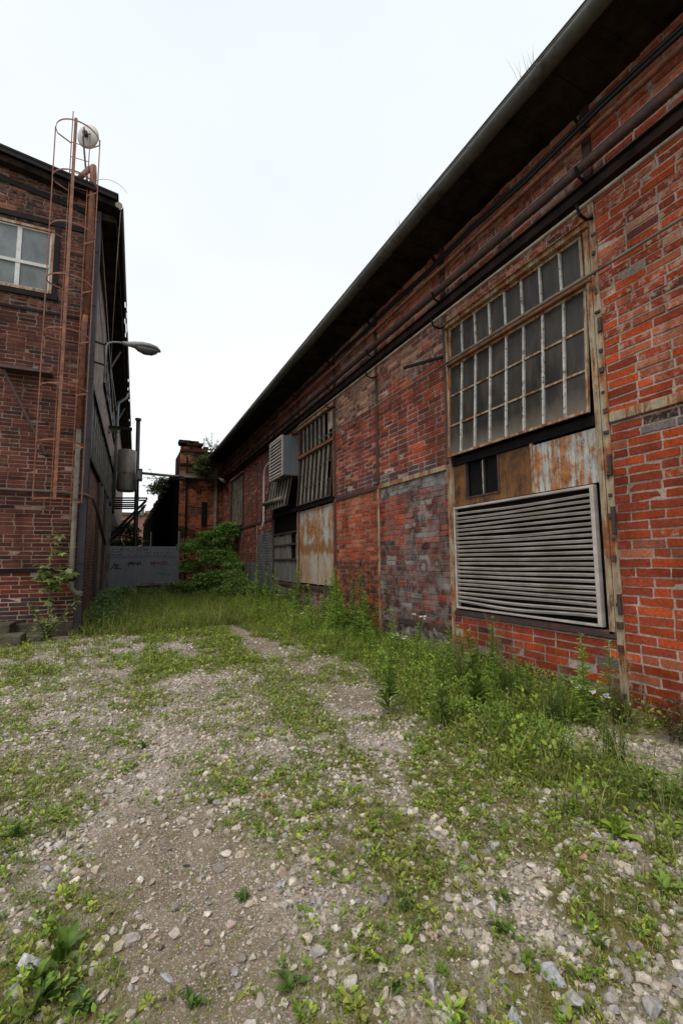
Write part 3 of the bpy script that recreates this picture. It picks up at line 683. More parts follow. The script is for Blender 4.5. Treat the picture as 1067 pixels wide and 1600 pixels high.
stone(862, 1520, .055, (.36, .38, .4), 'stone', 'long blue grey stone pointing down at the lower right', flat=.5)
stone(900, 1560, .05, (.42, .42, .41), 'stone', 'big pale stone below the long blue grey stone', flat=.7)
stone(980, 1520, .042, (.4, .36, .33), 'stone', 'smooth brownish grey stone near the right edge of the foreground', flat=.7)
stone(1020, 1572, .045, (.38, .37, .36), 'stone', 'rough grey stone in the bottom right corner', flat=.7)
stone(672, 1458, .035, (.38, .28, .22), 'stone', 'flat pinkish brown stone among the weeds, centre right foreground', flat=.4)
stone(676, 1545, .038, (.4, .38, .36), 'stone', 'upright pale stone near the bottom edge, right of centre', flat=.9)
stone(700, 1590, .04, (.46, .45, .43), 'stone', 'pale stone cut by the bottom edge of the picture, right of centre', flat=.7)
stone(748, 1575, .05, (.34, .32, .29), 'stone', 'mossy grey brown stone at the bottom edge, left of the long blue grey stone', flat=.6)
stone(805, 1585, .045, (.35, .38, .42), 'stone', 'slate blue flat stone at the bottom edge, right foreground', flat=.45)
stone(912, 1340, .04, (.42, .25, .2), 'stone', 'salmon pink smooth stone left of the bright green dock plant', flat=.5)
stone(738, 1335, .04, (.32, .33, .35), 'stone', 'flat blue grey stone in the weeds, right half of the yard', flat=.4)
stone(45, 1515, .05, (.48, .5, .53), 'stone', 'bluish white cobble beside the broad leaved weeds at lower left', flat=.8)
stone(20, 1560, .04, (.38, .36, .34), 'stone', 'grey stone in the bottom left corner of the yard', flat=.6)
stone(520, 1240, .035, (.46, .44, .42), 'stone', 'pale stone right of the bright orange brick fragment', flat=.5)
stone(575, 1250, .04, (.44, .42, .4), 'stone', 'cluster-topping whitish stone further right of the brick fragment', flat=.5)
stone(980, 1237, .035, (.2, .07, .03), 'brick_fragment', 'brown red brick lump on the pale gravel heap by the wall', cat='brick fragment')
n = 0; used = []
while n < 70:
    px, py = random.uniform(0, 1067), random.uniform(1120, 1600); g = onZ(px, py)
    if not (-2 < g[0] < 4.2): continue
    if float(dirtf(g[0], g[1])) > .5 and random.random() < .7: continue
    if float(greenf(g[0], g[1])) > .75: continue
    n += 1; dist = math.hypot(g[0], g[1])
    stone(px, py, random.uniform(.014, .026)*(.75+.22*dist), STC[random.choice([0, 1, 2, 3, 4, 5, 6, 8])]*random.uniform(.8, 1.1), 'stone', 'loose pale grey crushed stone among the gravel of the yard', 'loose crushed stones in the yard', flat=random.uniform(.5, .85), base=ICO2)

# ================================================================= RIGHT HALL
D = 4.5255
FR = Fr((D, 0, 0), (0, 1, 0), (-1, 0, 0))
zo = lambda Z, o: EYE+(Z-EYE)*(D-o)/D
hall = empty('factory_hall', (D, 12, 0), 'long red brick factory hall on the right with rusty windows and a black eave', 'factory building')
WIN = [(3.09, 5.62, .74, 5.2), (9.97, 12.42, .86, 5.3), (12.42, 14.85, .86, 5.15), (19.2, 21.6, 2.5, 5.3), (5.85, 7.15, -.1, .46)]
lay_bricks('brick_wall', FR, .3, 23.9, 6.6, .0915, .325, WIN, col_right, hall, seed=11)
MB().box(FR, -4, 24.2, -.3, 6.6, -7, -.09).build('wall', M_BLACK, hall)  # solid core, coloured black for the dark interior seen through openings
MB().box(FR, -4, .3, -.3, 6.6, -.09, 0).build('wall', M_BRPROC, hall)
# roof, soffit, gutter
mb = MB()
mb.hexa([(3.72, -4, 6.62), (12, -4, 8.4), (12, 24.2, 8.4), (3.72, 24.2, 6.62), (3.72, -4, 6.7), (12, -4, 8.5), (12, 24.2, 8.5), (3.72, 24.2, 6.7)])
mb.build('roof', M_SOFFIT, hall)
mb = MB(); k = 0
yy = -4.0
while yy < 23.8:
    d_ = random.uniform(-.012, .012); mb.box(WORLD, 3.74, D+.05, 6.555+d_, 6.6+d_, yy, yy+.235); yy += .24
mb.build('soffit', M_SOFFIT, hall)
for yy in np.arange(-3, 23.5, 1.1): MB().bar((3.75, yy, 6.565), (D+.02, yy, 6.565), .05, .07).build('rafter', M_SOFFIT, hall)
GX, GZ = 3.70, 6.45
gut = MB(); seg = 10
pts = []
YS = np.arange(-4, 20.9, .5)
for yy in YS:
    zz = GZ+.012*math.sin(yy*1.3)+.006*math.sin(yy*4)
    for j in range(seg+1):
        tt = math.pi+math.pi*j/seg; pts.append((GX-.02+.082*math.cos(tt), yy, zz+.02+.082*math.sin(tt)))
nS = seg+1
gut.add(pts, [(i*nS+j, i*nS+j+1, (i+1)*nS+j+1, (i+1)*nS+j) for i in range(len(YS)-1) for j in range(seg)])
gob = gut.build('gutter', M_GUTTER, hall, smooth=True)
so = gob.modifiers.new('thick', 'SOLIDIFY'); so.thickness = .008
mb = MB()
for yy in np.arange(-3.2, 20.5, 1.02):
    mb.tube([(GX-.02+.09*math.cos(t_), yy, GZ+.02+.09*math.sin(t_)) for t_ in np.linspace(math.pi, 2*math.pi, 9)], .012, 6)
mb.tube([(GX-.102, -4, GZ+.03), (GX-.102, 20.7, GZ+.03)], .011, 6)
mb.build('gutter_bracket', M_GUTTER, gob)
# steel frame
cols = [.62, 3.09, 5.68, 7.87, 9.9, 12.42, 14.87, 16.95, 19.05, 21.65]
for i, c_ in enumerate(cols):
    hw = .04
    mb = MB().box(FR, c_-hw, c_+hw, 3.0 if i not in (1,) else -.1, 5.44, -.03, .022, .004)
    mb.build('steel_post', M_RUSTCREAM if c_ == 3.09 else M_RUSTDARK, hall)
    if i != 1: MB().box(FR, c_-.035, c_+.035, -.1, 2.9, -.03, .02, .004).build('steel_post', M_RUSTCREAM if i in (0, 3, 2, 7) else M_RUSTDARK, hall)
    MB().box(FR, c_-.05, c_+.05, 5.6, 6.55, -.03, .03, .004).build('steel_post', M_RUSTDARK, hall)
# scabbed bolts and plates down the near post
for z_ in np.arange(.15, 5.3, .22):
    if random.random() < .75:
        MB().box(FR, 3.09-.035+random.uniform(-.01, .02), 3.09+random.uniform(.0, .02), z_, z_+random.uniform(.02, .07), .02, .035+random.uniform(0, .02), .004).build('hinge_plate', M_RUSTDARK, hall)
for z_, h_ in ((1.75, .28), (2.35, .22), (.95, .2), (3.9, .15)): MB().box(FR, 3.045, 3.08, z_, z_+h_, .02, .05, .004).build('hinge_plate', M_RUSTDARK, hall)
# belts
def belt(a0, a1, z0, z1, mat, o=.03): MB().box(FR, a0, a1, z0, z1, -.03, o, .005).build('steel_belt', mat, hall)
belt(.3, 3.04, 2.9, 3.0, M_RUSTCREAM); belt(5.73, 7.81, 2.9, 2.98, M_RUSTCREAM, .032); belt(7.92, 9.85, 2.9, 2.98, M_RUSTDARK, .03); belt(14.9, 19, 2.88, 2.97, M_RUSTDARK); belt(21.7, 23.8, 2.88, 2.97, M_RUSTDARK)
belt(19.1, 21.6, 2.9, 2.98, M_RUSTDARK, .05)
belt(5.73, 7.2, .4, .5, M_RUSTDARK, .03)
MB().box(FR, 7.15, 7.22, -.1, .4, -.03, .04).build('steel_post', M_RUSTDARK, hall)
MB().box(FR, .3, 23.8, 5.47, 5.59, -.02, .07).box(FR, .3, 23.8, 5.45, 5.465, -.02, .11).box(FR, .3, 23.8, 5.595, 5.61, -.02, .11).build('eaves_beam', M_BEAM2, hall)
# rubble infill at the foot of the third bay
nu, nv = 40, 16; VV = []; QQ = []
for j in range(nv):
    for i in range(nu):
        a_ = 5.83+1.34*i/(nu-1); z_ = -.1+.58*j/(nv-1); VV.append(FR.p(a_, z_, -.06+.09*float(fbm(a_, z_, 9, 80))+.05*float(vnoise(a_, z_, 25, 81))))
for j in range(nv-1):
    for i in range(nu-1): QQ.append((j*nu+i, j*nu+i+1, (j+1)*nu+i+1, (j+1)*nu+i))
npmesh('rubble_infill', np.array(VV), [np.array(QQ)], M_RUBBLE, hall)
# pipes and cables under the eave
MB().tube([FR.p(.3, zo(5.9, .17), .17), FR.p(6.9, zo(5.9, .17), .17), FR.p(23.7, zo(5.88, .17), .17)], .055, 12).build('rusty_pipe', M_RUSTDARK, hall, True)
o_ = MB().tube([FR.p(.3, zo(6.24, .12), .12), FR.p(23.7, zo(6.22, .12), .12)], .028, 8).build('rusty_pipe', M_RUST, hall, True)
for dz in (0, .055): 
    pts = [FR.p(a_, zo(6.37+dz, .16)+.02*math.sin(a_*2.9), .16) for a_ in np.arange(.3, 23.6, .5)]
    MB().tube(pts, .024, 8).build('cable', M_CABLE, hall, True)
MB().tube([FR.p(.3, zo(5.43, .2), .2), FR.p(11.8, zo(5.44, .2), .2), FR.p(12.6, zo(5.3, .2), .2)], .021, 8).build('conduit', M_WHITEPIPE, hall, True)
MB().tube([FR.p(.3, zo(4.6, .1), .1), FR.p(5.7, zo(4.6, .1), .1)], .017, 8).tube([FR.p(5.7, zo(4.6, .1), .1), FR.p(10.9, zo(4.64, .1), .1)], .015, 8).build('conduit', M_PIPEGREY, hall, True)
for c_ in cols[1:]:
    for z_, o in ((5.86, .17), (5.42, .2)):
        MB().tube([FR.p(c_-.02, zo(z_, o)-.04, .0), FR.p(c_-.02, zo(z_, o)-.1, o*.6), FR.p(c_-.02, zo(z_, o)-.075, o+.03), FR.p(c_-.02, zo(z_, o)+.03, o+.075)], .016, 6).build('pipe_hook', M_BLACK, hall)
    MB().bar(FR.p(c_-.02, 6.3, .02), FR.p(c_-.02, 6.3, .22), .03, .012).bar(FR.p(c_+.03, 6.55, .2), FR.p(c_-.03, 6.25, .18), .03, .012).build('cable_bracket', M_BLACK, hall)
MB().bar(FR.p(5.71, 4.72, .03), FR.p(6.35, zo(5.0, .35), .35), .04, .04).build('iron_bracket', M_BLACK, hall)
M_FADE = m_rust('faded_black_paint', (.03, .03, .034), .62, ((.1, .06, .05), (.16, .1, .085)), scale=9, streak=1)
# mortar-smeared, tagged paint blotches stay in brick shading; black numerals
def strokes(F, segs, w_, o=.012):
    mb = MB()
    for sg in segs:
        for p, q in zip(sg[:-1], sg[1:]): mb.bar(F.p(p[0], p[1], o), F.p(q[0], q[1], o), w_, .002, side=np.cross(F.N, F.p(q[0], q[1])-F.p(p[0], p[1])))
    return mb
arc = lambda cx_, cz, r, a0, a1, n=9, ry=None: [(cx_+r*math.cos(t_), cz+(ry or r)*math.sin(t_)) for t_ in np.linspace(a0, a1, n)]
strokes(FR, [arc(6.42, 1.4, .1, 0, 6.3)], .05, .005).build('faded_graffiti', M_FADE, hall)
strokes(FR, [ [(6.2, 1.68), (6.19, 1.4)], arc(6.06, 1.46, .08, 0, 6.3), [(6.64, 1.62), (6.66, 1.4), (6.8, 1.36)], arc(6.25, 1.2, .09, .2, 2.8), [(7.1, 1.6), (7.02, 1.42)]], .05, .005).build('faded_graffiti', M_FADE, hall)

# windows
def grid_window(name, F, a0, a1, z0, z1, nc, nr, o_top, o_bot, parent, glass, vm, hm, vw=.028, skip=()):
    """a sash that may hang outwards: o goes from o_top at z1 to o_bot at z0"""
    O = lambda z: o_bot+(o_top-o_bot)*(z-z0)/(z1-z0)
    def qb(mb, p0, p1, q0, q1, th):      # a board between a p0..p1 and z q0..q1
        mb.hexa([F.p(p0, q0, O(q0)), F.p(p1, q0, O(q0)), F.p(p1, q0, O(q0)+th), F.p(p0, q0, O(q0)+th), F.p(p0, q1, O(q1)), F.p(p1, q1, O(q1)), F.p(p1, q1, O(q1)+th), F.p(p0, q1, O(q1)+th)])
    fr = MB(); qb(fr, a0, a0+.03, z0, z1, .03); qb(fr, a1-.03, a1, z0, z1, .03); qb(fr, a0+.03, a1-.03, z0, z0+.03, .031); qb(fr, a0+.03, a1-.03, z1-.03, z1, .031)
    fo = fr.build(name, hm, parent)
    for i in range(1, nc):
        v = MB(); a_ = a0+(a1-a0)*i/nc; qb(v, a_-vw/2, a_+vw/2, z0+.005, z1-.02, .028); v.build('muntin', vm, fo)
    for j in range(1, nr):
        h = MB(); z_ = z0+(z1-z0)*j/nr; qb(h, a0+.03, a1-.03, z_-.012, z_+.012, .02); h.build('glazing_bar', hm, fo)
    for i in range(nc):
        for j in range(nr):
            if (i, j) in skip: continue
            pa = a0+(a1-a0)*i/nc; pb = a0+(a1-a0)*(i+1)/nc; za = z0+(z1-z0)*j/nr; zb = z0+(z1-z0)*(j+1)/nr
            dd = random.uniform(-.004, .004); d2 = random.uniform(-.004, .004)
            me = MB(); me.add([F.p(pa, za, O(za)+.004+dd), F.p(pb, za, O(za)+.004+d2), F.p(pb, zb, O(zb)+.004-dd), F.p(pa, zb, O(zb)+.004-d2)], [(0, 1, 2, 3)])
            me.build('pane', glass, fo)
    return fo
grid_window('window', FR, 3.24, 5.58, 4.6, 5.12, 8, 1, -.03, -.03, hall, M_GLASS, M_PALEPAINT, M_RUSTCREAM)
grid_window('window', FR, 3.22, 5.6, 3.06, 4.5, 8, 3, -.03, .06, hall, M_GLASS, M_PALEPAINT, M_RUSTCREAM)
MB().box(FR, 3.13, 5.6, 4.505, 4.595, -.04, .05, .006).build('transom', M_RUST, hall)
MB().box(FR, 3.12, 5.62, 5.13, 5.19, -.05, .06, .006).box(FR, 3.12, 5.62, 5.19, 5.2, -.05, .09).build('lintel', M_RUSTCREAM, hall)
MB().box(FR, 3.135, 3.2, .74, 5.12, -.06, .03, .006).build('window_jamb', M_RUSTCREAM, hall)
MB().box(FR, 5.605, 5.64, .74, 5.12, -.06, .025, .004).build('window_jamb', M_RUSTCREAM, hall)
MB().box(FR, 3.21, 5.6, 2.93, 3.04, -.06, .0).build('sill', M_BLACK, hall)
MB().box(FR, 4.12, 4.66, 2.31, 2.92, -.05, -.025).box(FR, 5.33, 5.6, 2.31, 2.92, -.05, -.025).box(FR, 4.66, 5.33, 2.31, 2.4, -.05, -.025).build('rusty_panel', M_PLY, hall)
MB().box(FR, 4.655, 4.68, 2.4, 2.92, -.06, -.01).box(FR, 5.31, 5.335, 2.4, 2.92, -.06, -.01).box(FR, 4.68, 5.31, 2.4, 2.42, -.06, -.01).box(FR, 4.96, 4.985, 2.42, 2.92, -.06, -.03).build('vent_hole_frame', M_RUSTDARK, hall)
MB().box(FR, 4.97, 4.98, 2.42, 2.9, -.028, -.02).build('vent_hole_bar', M_PALEPAINT, hall)
MB().box(FR, 3.22, 4.07, 2.31, 2.9, -.04, -.012).build('rusty_panel', M_SHEET, hall)
MB().box(FR, 4.07, 4.115, 2.31, 2.93, -.04, .0, .004).build('panel_post', M_RUSTCREAM, hall)
# ventilation louvre
lv = MB(); L0, L1, LZ0, LZ1 = 3.27, 5.58, .8, 2.29
lv.box(FR, L0, L1, LZ1-.03, LZ1, -.03, .035, .004).box(FR, L0, L0+.045, LZ0, LZ1-.03, -.03, .035, .004).box(FR, L1-.035, L1, LZ0, LZ1-.03, -.03, .035, .004).box(FR, L0+.045, L1-.035, LZ0, LZ0+.025, -.03, .045, .004)
lo = lv.build('louvre', M_LOUVRE, hall)
sl = MB(); ns = 22
for k in range(ns):
    zc = LZ0+.075+(LZ1-LZ0-.15)*(k+.2)/ns; A_ = np.linspace(L0+.05, L1-.05, 25); b0 = len(sl.v)
    ph = random.uniform(0, 6); am = random.uniform(.001, .007); sg = random.uniform(0, .02)*(1 if k % 5 == 0 else .45)+(.02 if k < 2 else 0)
    P_ = []
    for a_ in A_:
        dz = am*math.sin(a_*2.6+ph) - sg*math.sin((a_-L0)/(L1-L0)*math.pi)**2
        for (q, o) in ((.0, .03), (.024, .044), (.036, -.0), (.03, -.004), (.008, .024)): P_.append(FR.p(a_, zc+q+dz, o))
    sl.add(P_, [(i*5+j, i*5+(j+1) % 5, (i+1)*5+(j+1) % 5, (i+1)*5+j) for i in range(24) for j in range(5)] + [(0, 1, 2, 3, 4), (124, 123, 122, 121, 120)])
sl.build('slat', M_LOUVRE, lo)
MB().box(FR, 3.135, 5.62, .7, .775, -.06, .03, .006).build('sill', M_RUSTDARK, hall)
# second window bay
grid_window('window', FR, 10.03, 12.38, 4.5, 5.25, 8, 1, -.03, -.03, hall, M_GLASSW, M_WHITEPIPE, M_RUSTDARK, .04, skip=((0, 0), (1, 0)))
grid_window('window', FR, 10.03, 12.38, 3.05, 4.4, 8, 3, -.03, .07, hall, M_GLASSW, M_WHITEPIPE, M_RUSTDARK, .04, skip=((0, 1),))
MB().box(FR, 10.03, 10.35, 4.75, 5.2, -.02, -.005).build('rusty_panel', M_SHEET, hall)
MB().box(FR, 9.97, 12.42, 4.41, 4.49, -.04, .05, .006).build('transom', M_RUST, hall)
MB().box(FR, 9.95, 14.85, 5.26, 5.33, -.05, .06, .006).build('lintel', M_RUSTCREAM, hall)
MB().box(FR, 9.96, 14.85, 2.93, 3.04, -.06, .07).build('sill', M_BLACK, hall)
MB().box(FR, 9.97, 10.02, .86, 5.25, -.05, .02).box(FR, 12.39, 12.42, .86, 5.25, -.05, .03).build('window_jamb', M_RUST, hall)
dr = MB().box(FR, 10.05, 10.95, .92, 2.9, -.04, .0, .004).box(FR, 11.0, 12.36, .92, 2.9, -.04, .002, .004).build('sheet_metal_door', M_DOOR, hall)
MB().box(FR, 10.955, 10.995, .9, 2.92, -.04, .03, .004).build('door_post', M_RUSTCREAM, dr)
MB().box(FR, 9.99, 14.85, .8, .87, -.05, .08).build('sill', M_RUSTDARK, hall)
grid_window('window', FR, 12.5, 14.8, 3.1, 5.1, 8, 3, -.03, .32, hall, M_GLASSW, M_WHITEPIPE, M_RUSTDARK, .05, skip=((0, 0), (1, 2), (4, 1)))
MB().tube([FR.p(12.9, 3.36, .3), FR.p(14.75, 3.38, .36)], .07, 12).build('vent_pipe', M_PIPEGREY, hall, True)
# boards
bd = MB(); a_ = 12.62
while a_ < 14.8:
    w_ = random.uniform(.12, .22); top = random.choice([2.35, 2.35, 2.3]) if a_ > 12.9 else 2.3
    if not (12.75 < a_ < 13.1):
        bd.box(FR, a_, min(a_+w_-.012, 14.82), .9, top, -.06, -.03+random.uniform(0, .02))
    else: bd.box(FR, a_, a_+w_-.012, .9, 1.55, -.06, -.03)
    a_ += w_
bo = bd.build('wooden_boarding', M_WOOD, hall)
MB().box(FR, 12.6, 14.82, 2.35, 2.4, -.06, .02).box(FR, 12.6, 14.82, 1.55, 1.6, -.06, .02).box(FR, 12.6, 14.82, 2.02-.03, 2.02+.02, -.06, .015).build('rail', M_RUSTDARK, bo)
MB().box(FR, 12.44, 12.6, .88, 2.92, -.06, .0, .004).build('door_post', M_SHEET, bo)
# third window
grid_window('window', FR, 19.25, 21.5, 3.05, 5.25, 8, 4, -.03, -.02, hall, M_GLASSW, M_WHITEPIPE, M_RUSTDARK, .07, skip=((2, 1), (5, 3), (3, 0)))
MB().box(FR, 19.2, 21.6, 5.26, 5.33, -.05, .06).build('lintel', M_RUSTCREAM, hall)
MB().box(FR, 19.2, 21.6, 2.5, 2.9, -.05, -.03).build('rusty_panel', M_WOOD, hall)
# white downpipe beside the fan box
MB().tube([FR.p(14.7, 4.85, .1), FR.p(15.2, 4.85, .1), FR.p(15.6, 4.75, .1), FR.p(15.72, 4.5, .1), FR.p(15.72, 2.9, .1), FR.p(15.78, 2.68, .14), FR.p(16.1, 2.62, .16)], .035, 10).build('downpipe', M_DISH, hall, True)
# fan box
fan = empty('fan_housing', (4.03, 12.45, 3.95), 'grey sheet metal fan box with louvred side jutting from the brick hall', 'ventilation box')
bx0, bx1, by0, by1, bz0, bz1 = 4.03, 4.6, 12.45, 13.7, 3.95, 5.12
mb = MB().box(WORLD, bx0+.02, bx1, bz0, bz1, by0, by1)
mb.build('housing', M_GALV, fan, bevel=.02)
mb = MB().box(WORLD, bx0-.01, bx0+.019, bz0, bz1, by0-.01, by0+.05).box(WORLD, bx0-.01, bx0+.019, bz0, bz1, by1-.05, by1+.01).box(WORLD, bx0-.011, bx0+.019, bz0-.01, bz0+.04, by0+.05, by1-.05).box(WORLD, bx0-.011, bx0+.019, bz1-.04, bz1+.01, by0+.05, by1-.05)
fo = mb.build('louvre', M_LOUVRE, fan)
mb = MB()
for k in range(11):
    z_ = bz0+.06+k*.098; mb.hexa([(bx0-.03, by0+.05, z_), (bx0-.03, by1-.05, z_), (bx0+.012, by1-.05, z_+.06), (bx0+.012, by0+.05, z_+.06), (bx0-.03, by0+.05, z_+.008), (bx0-.03, by1-.05, z_+.008), (bx0+.012, by1-.05, z_+.068), (bx0+.012, by0+.05, z_+.068)])
mb.build('slat', M_LOUVRE, fo)
# broken boards leaning at the foot of the wall
pal = empty('broken_boards', (4.2, 13.6, 0), 'broken grey weathered boards leaning on the wall below the boarded opening', 'boards')
mb = MB().bar((4.42, 12.9, .62), (4.3, 14.4, .78), .16, .03, (0, 0, 1)); mb.build('board', M_WOOD, pal)
mb = MB().bar((4.1, 13.0, .18), (4.05, 14.6, .32), .18, .03, (1, 0, .6)); mb.build('board', M_WOOD, pal)
mb = MB().bar((4.05, 14.3, .2), (4.36, 14.2, .74), .06, .04); mb.build('board', M_WOOD, pal)

# ================================================================= LEFT WORKSHOP
C0 = np.array([-.8662, 11.4085, 0]); U = np.array([.02615, .99966, 0]); VV_ = np.array([.99966, -.02615, 0])
FL = Fr(C0, -VV_, -U); FS = Fr(C0, U, VV_)
ws = empty('workshop_building', tuple(C0), 'tall brown brick workshop with a steel corner post and dark eave, on the left', 'factory building')
rt_z = lambda s: 9.98+.176*(s+.47)
NICHE = []
lay_bricks('brick_wall', FL, -.02, 4.2, 10.6, .0862, .335, [(.74, 2.62, 7.4, 8.9)], col_left, ws, zbot=.3, seed=23, topfn=lambda a_: rt_z(a_)-.28)
MB().box(FL, .0, 4.2, -.2, .3, -.03, .05, .01).build('plinth', M_CONC, ws)
MB().box(FS, .12, 30, -.2, 9.75, -7, -.05).build('wall', M_BLACK, ws)
MB().box(FL, .05, 7, -.2, 9.7, -.2, -.06).build('wall', M_BLACK, ws)
MB().box(FL, 4.2, 7, -.2, 10.2, -.06, 0).build('wall', M_BRPROC, ws)
# roof
def slab(z_lo, th, s0, s1, o0, o1):
    return [FL.p(s0, rt_z(s0)+z_lo, o0), FL.p(s1, rt_z(s1)+z_lo, o0), FL.p(s1, rt_z(s1)+z_lo, o1), FL.p(s0, rt_z(s0)+z_lo, o1), FL.p(s0, rt_z(s0)+z_lo+th, o0), FL.p(s1, rt_z(s1)+z_lo+th, o0), FL.p(s1, rt_z(s1)+z_lo+th, o1), FL.p(s0, rt_z(s0)+z_lo+th, o1)]
MB().hexa(slab(-.04, .05, -.5, 7, -30, .3)).hexa(slab(-.14, .095, -.47, 7, .24, .29)).build('roof', M_BLACK, ws)
MB().hexa(slab(-.28, .14, -.45, 7, -.1, .2)).build('soffit', M_SOFFIT, ws)
MB().hexa(slab(-.62, .12, -.02, 4.2, -.03, .03)).build('steel_band', M_BLACK, ws)
mb = MB().box(FS, .0, 30, 9.45, 9.62, -.1, .47); mb.build('soffit', M_SOFFIT, ws)
# corner post (H section) with bolts
post = MB().box(FL, -.15, .0, -.1, 9.62, .0, .035, .004).box(FL, -.09, -.06, -.1, 9.6, -.12, .0).box(FL, -.15, .0, -.1, 9.6, -.15, -.121).build('corner_post', M_BEAM, ws)
mb = MB()
for z_ in (9.45, 9.35, 8.6, 7.3, 5.6, 4.2, 2.9, 1.5):
    for s_ in (-.115, -.07, -.03): mb.tube([FL.p(s_, z_, .034), FL.p(s_, z_, .05)], .012, 6)
mb.build('bolt', M_BLACK, post)
# side wall
MB().box(FS, .05, 30, -.1, 4.1, -.05, -.01).build('brick_wall', M_BRPROC, ws)
MB().box(FS, .05, 30, 4.1, 9.45, -.05, -.012).build('roughcast_wall', M_RENDER, ws)
for (t0, t1, z0, z1, nc, nr) in ((.9, 8.6, 4.15, 5.7, 10, 3), (5.0, 13, 7.3, 8.5, 7, 2), (9.4, 15, 4.15, 5.7, 7, 3)):
    grid_window('window', FS, t0, t1, z0, z1, nc, nr, .0, .0, ws, M_GLASSD, M_PIPEGREY, M_PIPEGREY, .12)
    MB().box(FS, t0-.1, t1+.1, z1, z1+.14, -.02, .09).build('lintel', M_BLACK, ws)
    MB().box(FS, t0-.1, t1+.1, z0-.1, z0, -.02, .07).build('sill', M_BLACK, ws)
for t_, o_, mt_ in ((.42, .07, M_RUSTDARK), (4.6, .08, M_RUSTDARK), (5.4, .12, M_PIPEGREY), (7.2, .1, M_RUSTDARK), (8.6, .12, M_WOOD), (11.2, .1, M_PIPEGREY)):
    MB().box(FS, t_, t_+.16, -.1, 4.0 if t_ > .5 else 9.4, -.01, o_, .006).build('wall_post', mt_, ws)
mb = MB()
for t_ in (7.0, 14): MB().bar(FS.p(t_, 8.6, .04), FS.p(t_+.3, 9.5, .38), .07, .06).build('eave_strut', M_RUSTDARK, ws)
mb.bar(FS.p(.25, 9.3, .12), FS.p(8.5, 7.5, .12), .13, .06)
mb.build('eave_strut', M_RUSTDARK, ws)
# gutter on the side, broken in places
gv = []; TS = np.arange(-.33, 29, .35); 
for t_ in TS:
    for j in range(9):
        q = math.pi+math.pi*j/8; gv.append(FS.p(t_, 9.68+.09*math.sin(q)+.01*math.sin(t_*2), .52+.09*math.cos(q)))
mb = MB(); mb.add(gv, [(i*9+j, i*9+j+1, (i+1)*9+j+1, (i+1)*9+j) for i in range(len(TS)-1) for j in range(8) if not (8 < i < 60 and random.random() < .06 + (.3 if 13 < i < 19 else 0))])
g2 = mb.build('gutter', M_BLACK, ws); s_ = g2.modifiers.new('t', 'SOLIDIFY'); s_.thickness = .006
MB().tube([FS.p(-.34, 9.68, .52), FS.p(-.31, 9.68, .52)], .075, 12).build('gutter_end', M_WHITEPIPE, g2)
mb = MB().tube([FS.p(12.3, 9.6, .5), FS.p(12.3, 9.35, .48), FS.p(12.3, 9.05, .14), FS.p(12.3, 8.8, .12), FS.p(12.3, 4.5, .12)], .07, 10)
mb.build('downpipe', M_GALV, ws, True)
MB().tube([FS.p(-.3, 9.6, .56), FS.p(.2, 8.6, .5), FS.p(1.2, 7.6, .42), FS.p(3.0, 6.8, .3), FS.p(4.4, 6.3, .1)], .008, 5).build('cable', M_WHITEPIPE, ws)
MB().tube([FL.p(-.3+.42*math.cos(q), 10.0+.42*math.sin(q), .1) for q in np.linspace(2.6, -.9, 16)], .005, 5).build('cable', M_WHITEPIPE, ws)
# left front window
grid_window('window', FL, .8, 2.6, 7.45, 8.84, 3, 1, -.05, -.05, ws, M_GLASSL, M_DISH, M_DISH, .085)
mb = MB().box(FL, .83, 2.58, 7.99, 8.06, -.05, -.01); mb.build('transom', M_DISH, ws)
MB().box(FL, .745, .8, 7.4, 8.9, -.06, .02).box(FL, .8, 2.62, 8.845, 8.9, -.06, .02).box(FL, .8, 2.62, 7.38, 7.445, -.06, .04).build('window_frame', M_RUSTCREAM, ws)
MB().box(FL, .64, .74, 7.3, 9.0, -.03, .03).box(FL, .0, 4.2, 9.0, 9.12, -.03, .035).box(FL, .62, 2.7, 7.26, 7.36, -.03, .05).build('steel_band', M_BLACK, ws)
# bracket shelf and strut, pipe, ledges
MB().box(FL, .62, 1.52, 5.5, 5.56, -.02, .3).build('iron_shelf', M_RUSTDARK, ws)
MB().bar(FL.p(1.47, 5.48, .2), FL.p(.66, 3.8, .03), .05, .05).build('shelf_strut', M_RUSTDARK, ws)
MB().box(FL, .74, 1.4, 4.55, 5.46, .004, .01).build('wall_patch', M_RUSTDARK, ws) if False else None
MB().box(FL, .16, 4.2, 1.33, 1.41, -.03, .03).build('steel_band', M_BLACK, ws); MB().box(FL, .16, 4.2, 6.93, 6.98, -.03, .02).build('steel_band', M_BLACK, ws)
MB().tube([FL.p(4.2, 3.05, .06), FL.p(.3, 3.0, .06), FL.p(-.12, 2.98, .07), FL.p(-.25, 2.9, .03), FL.p(-.32, 2.7, -.3), FL.p(-.4, 2.0, -2.2)], .035, 8).build('rusty_pipe', M_RUSTDARK, ws, True)
MB().tube([FL.p(.42, 10.15, .05), FL.p(.12, 10.52, .15), FL.p(.06, 10.56, .17), FL.p(.04, 10.36, .17), FL.p(.05, 7.0, .13)], [.055, .06, .085, .075, .068], 12).build('rusty_pipe', M_RUST, ws, True)
MB().tube([FL.p(.05, 7.0, .13), FL.p(.07, 6.8, .11), FL.p(.07, 4.4, .1)], .058, 12).build('rusty_pipe', M_RUST, ws, True)
MB().tube([FL.p(.07, 4.4, .1), FL.p(.07, 1.15, .1), FL.p(.05, .98, .1), FL.p(-.03, .88, .1), FL.p(-.16, .87, .1)], .052, 12).build('rusty_pipe', M_PIPEGREY, ws, True)
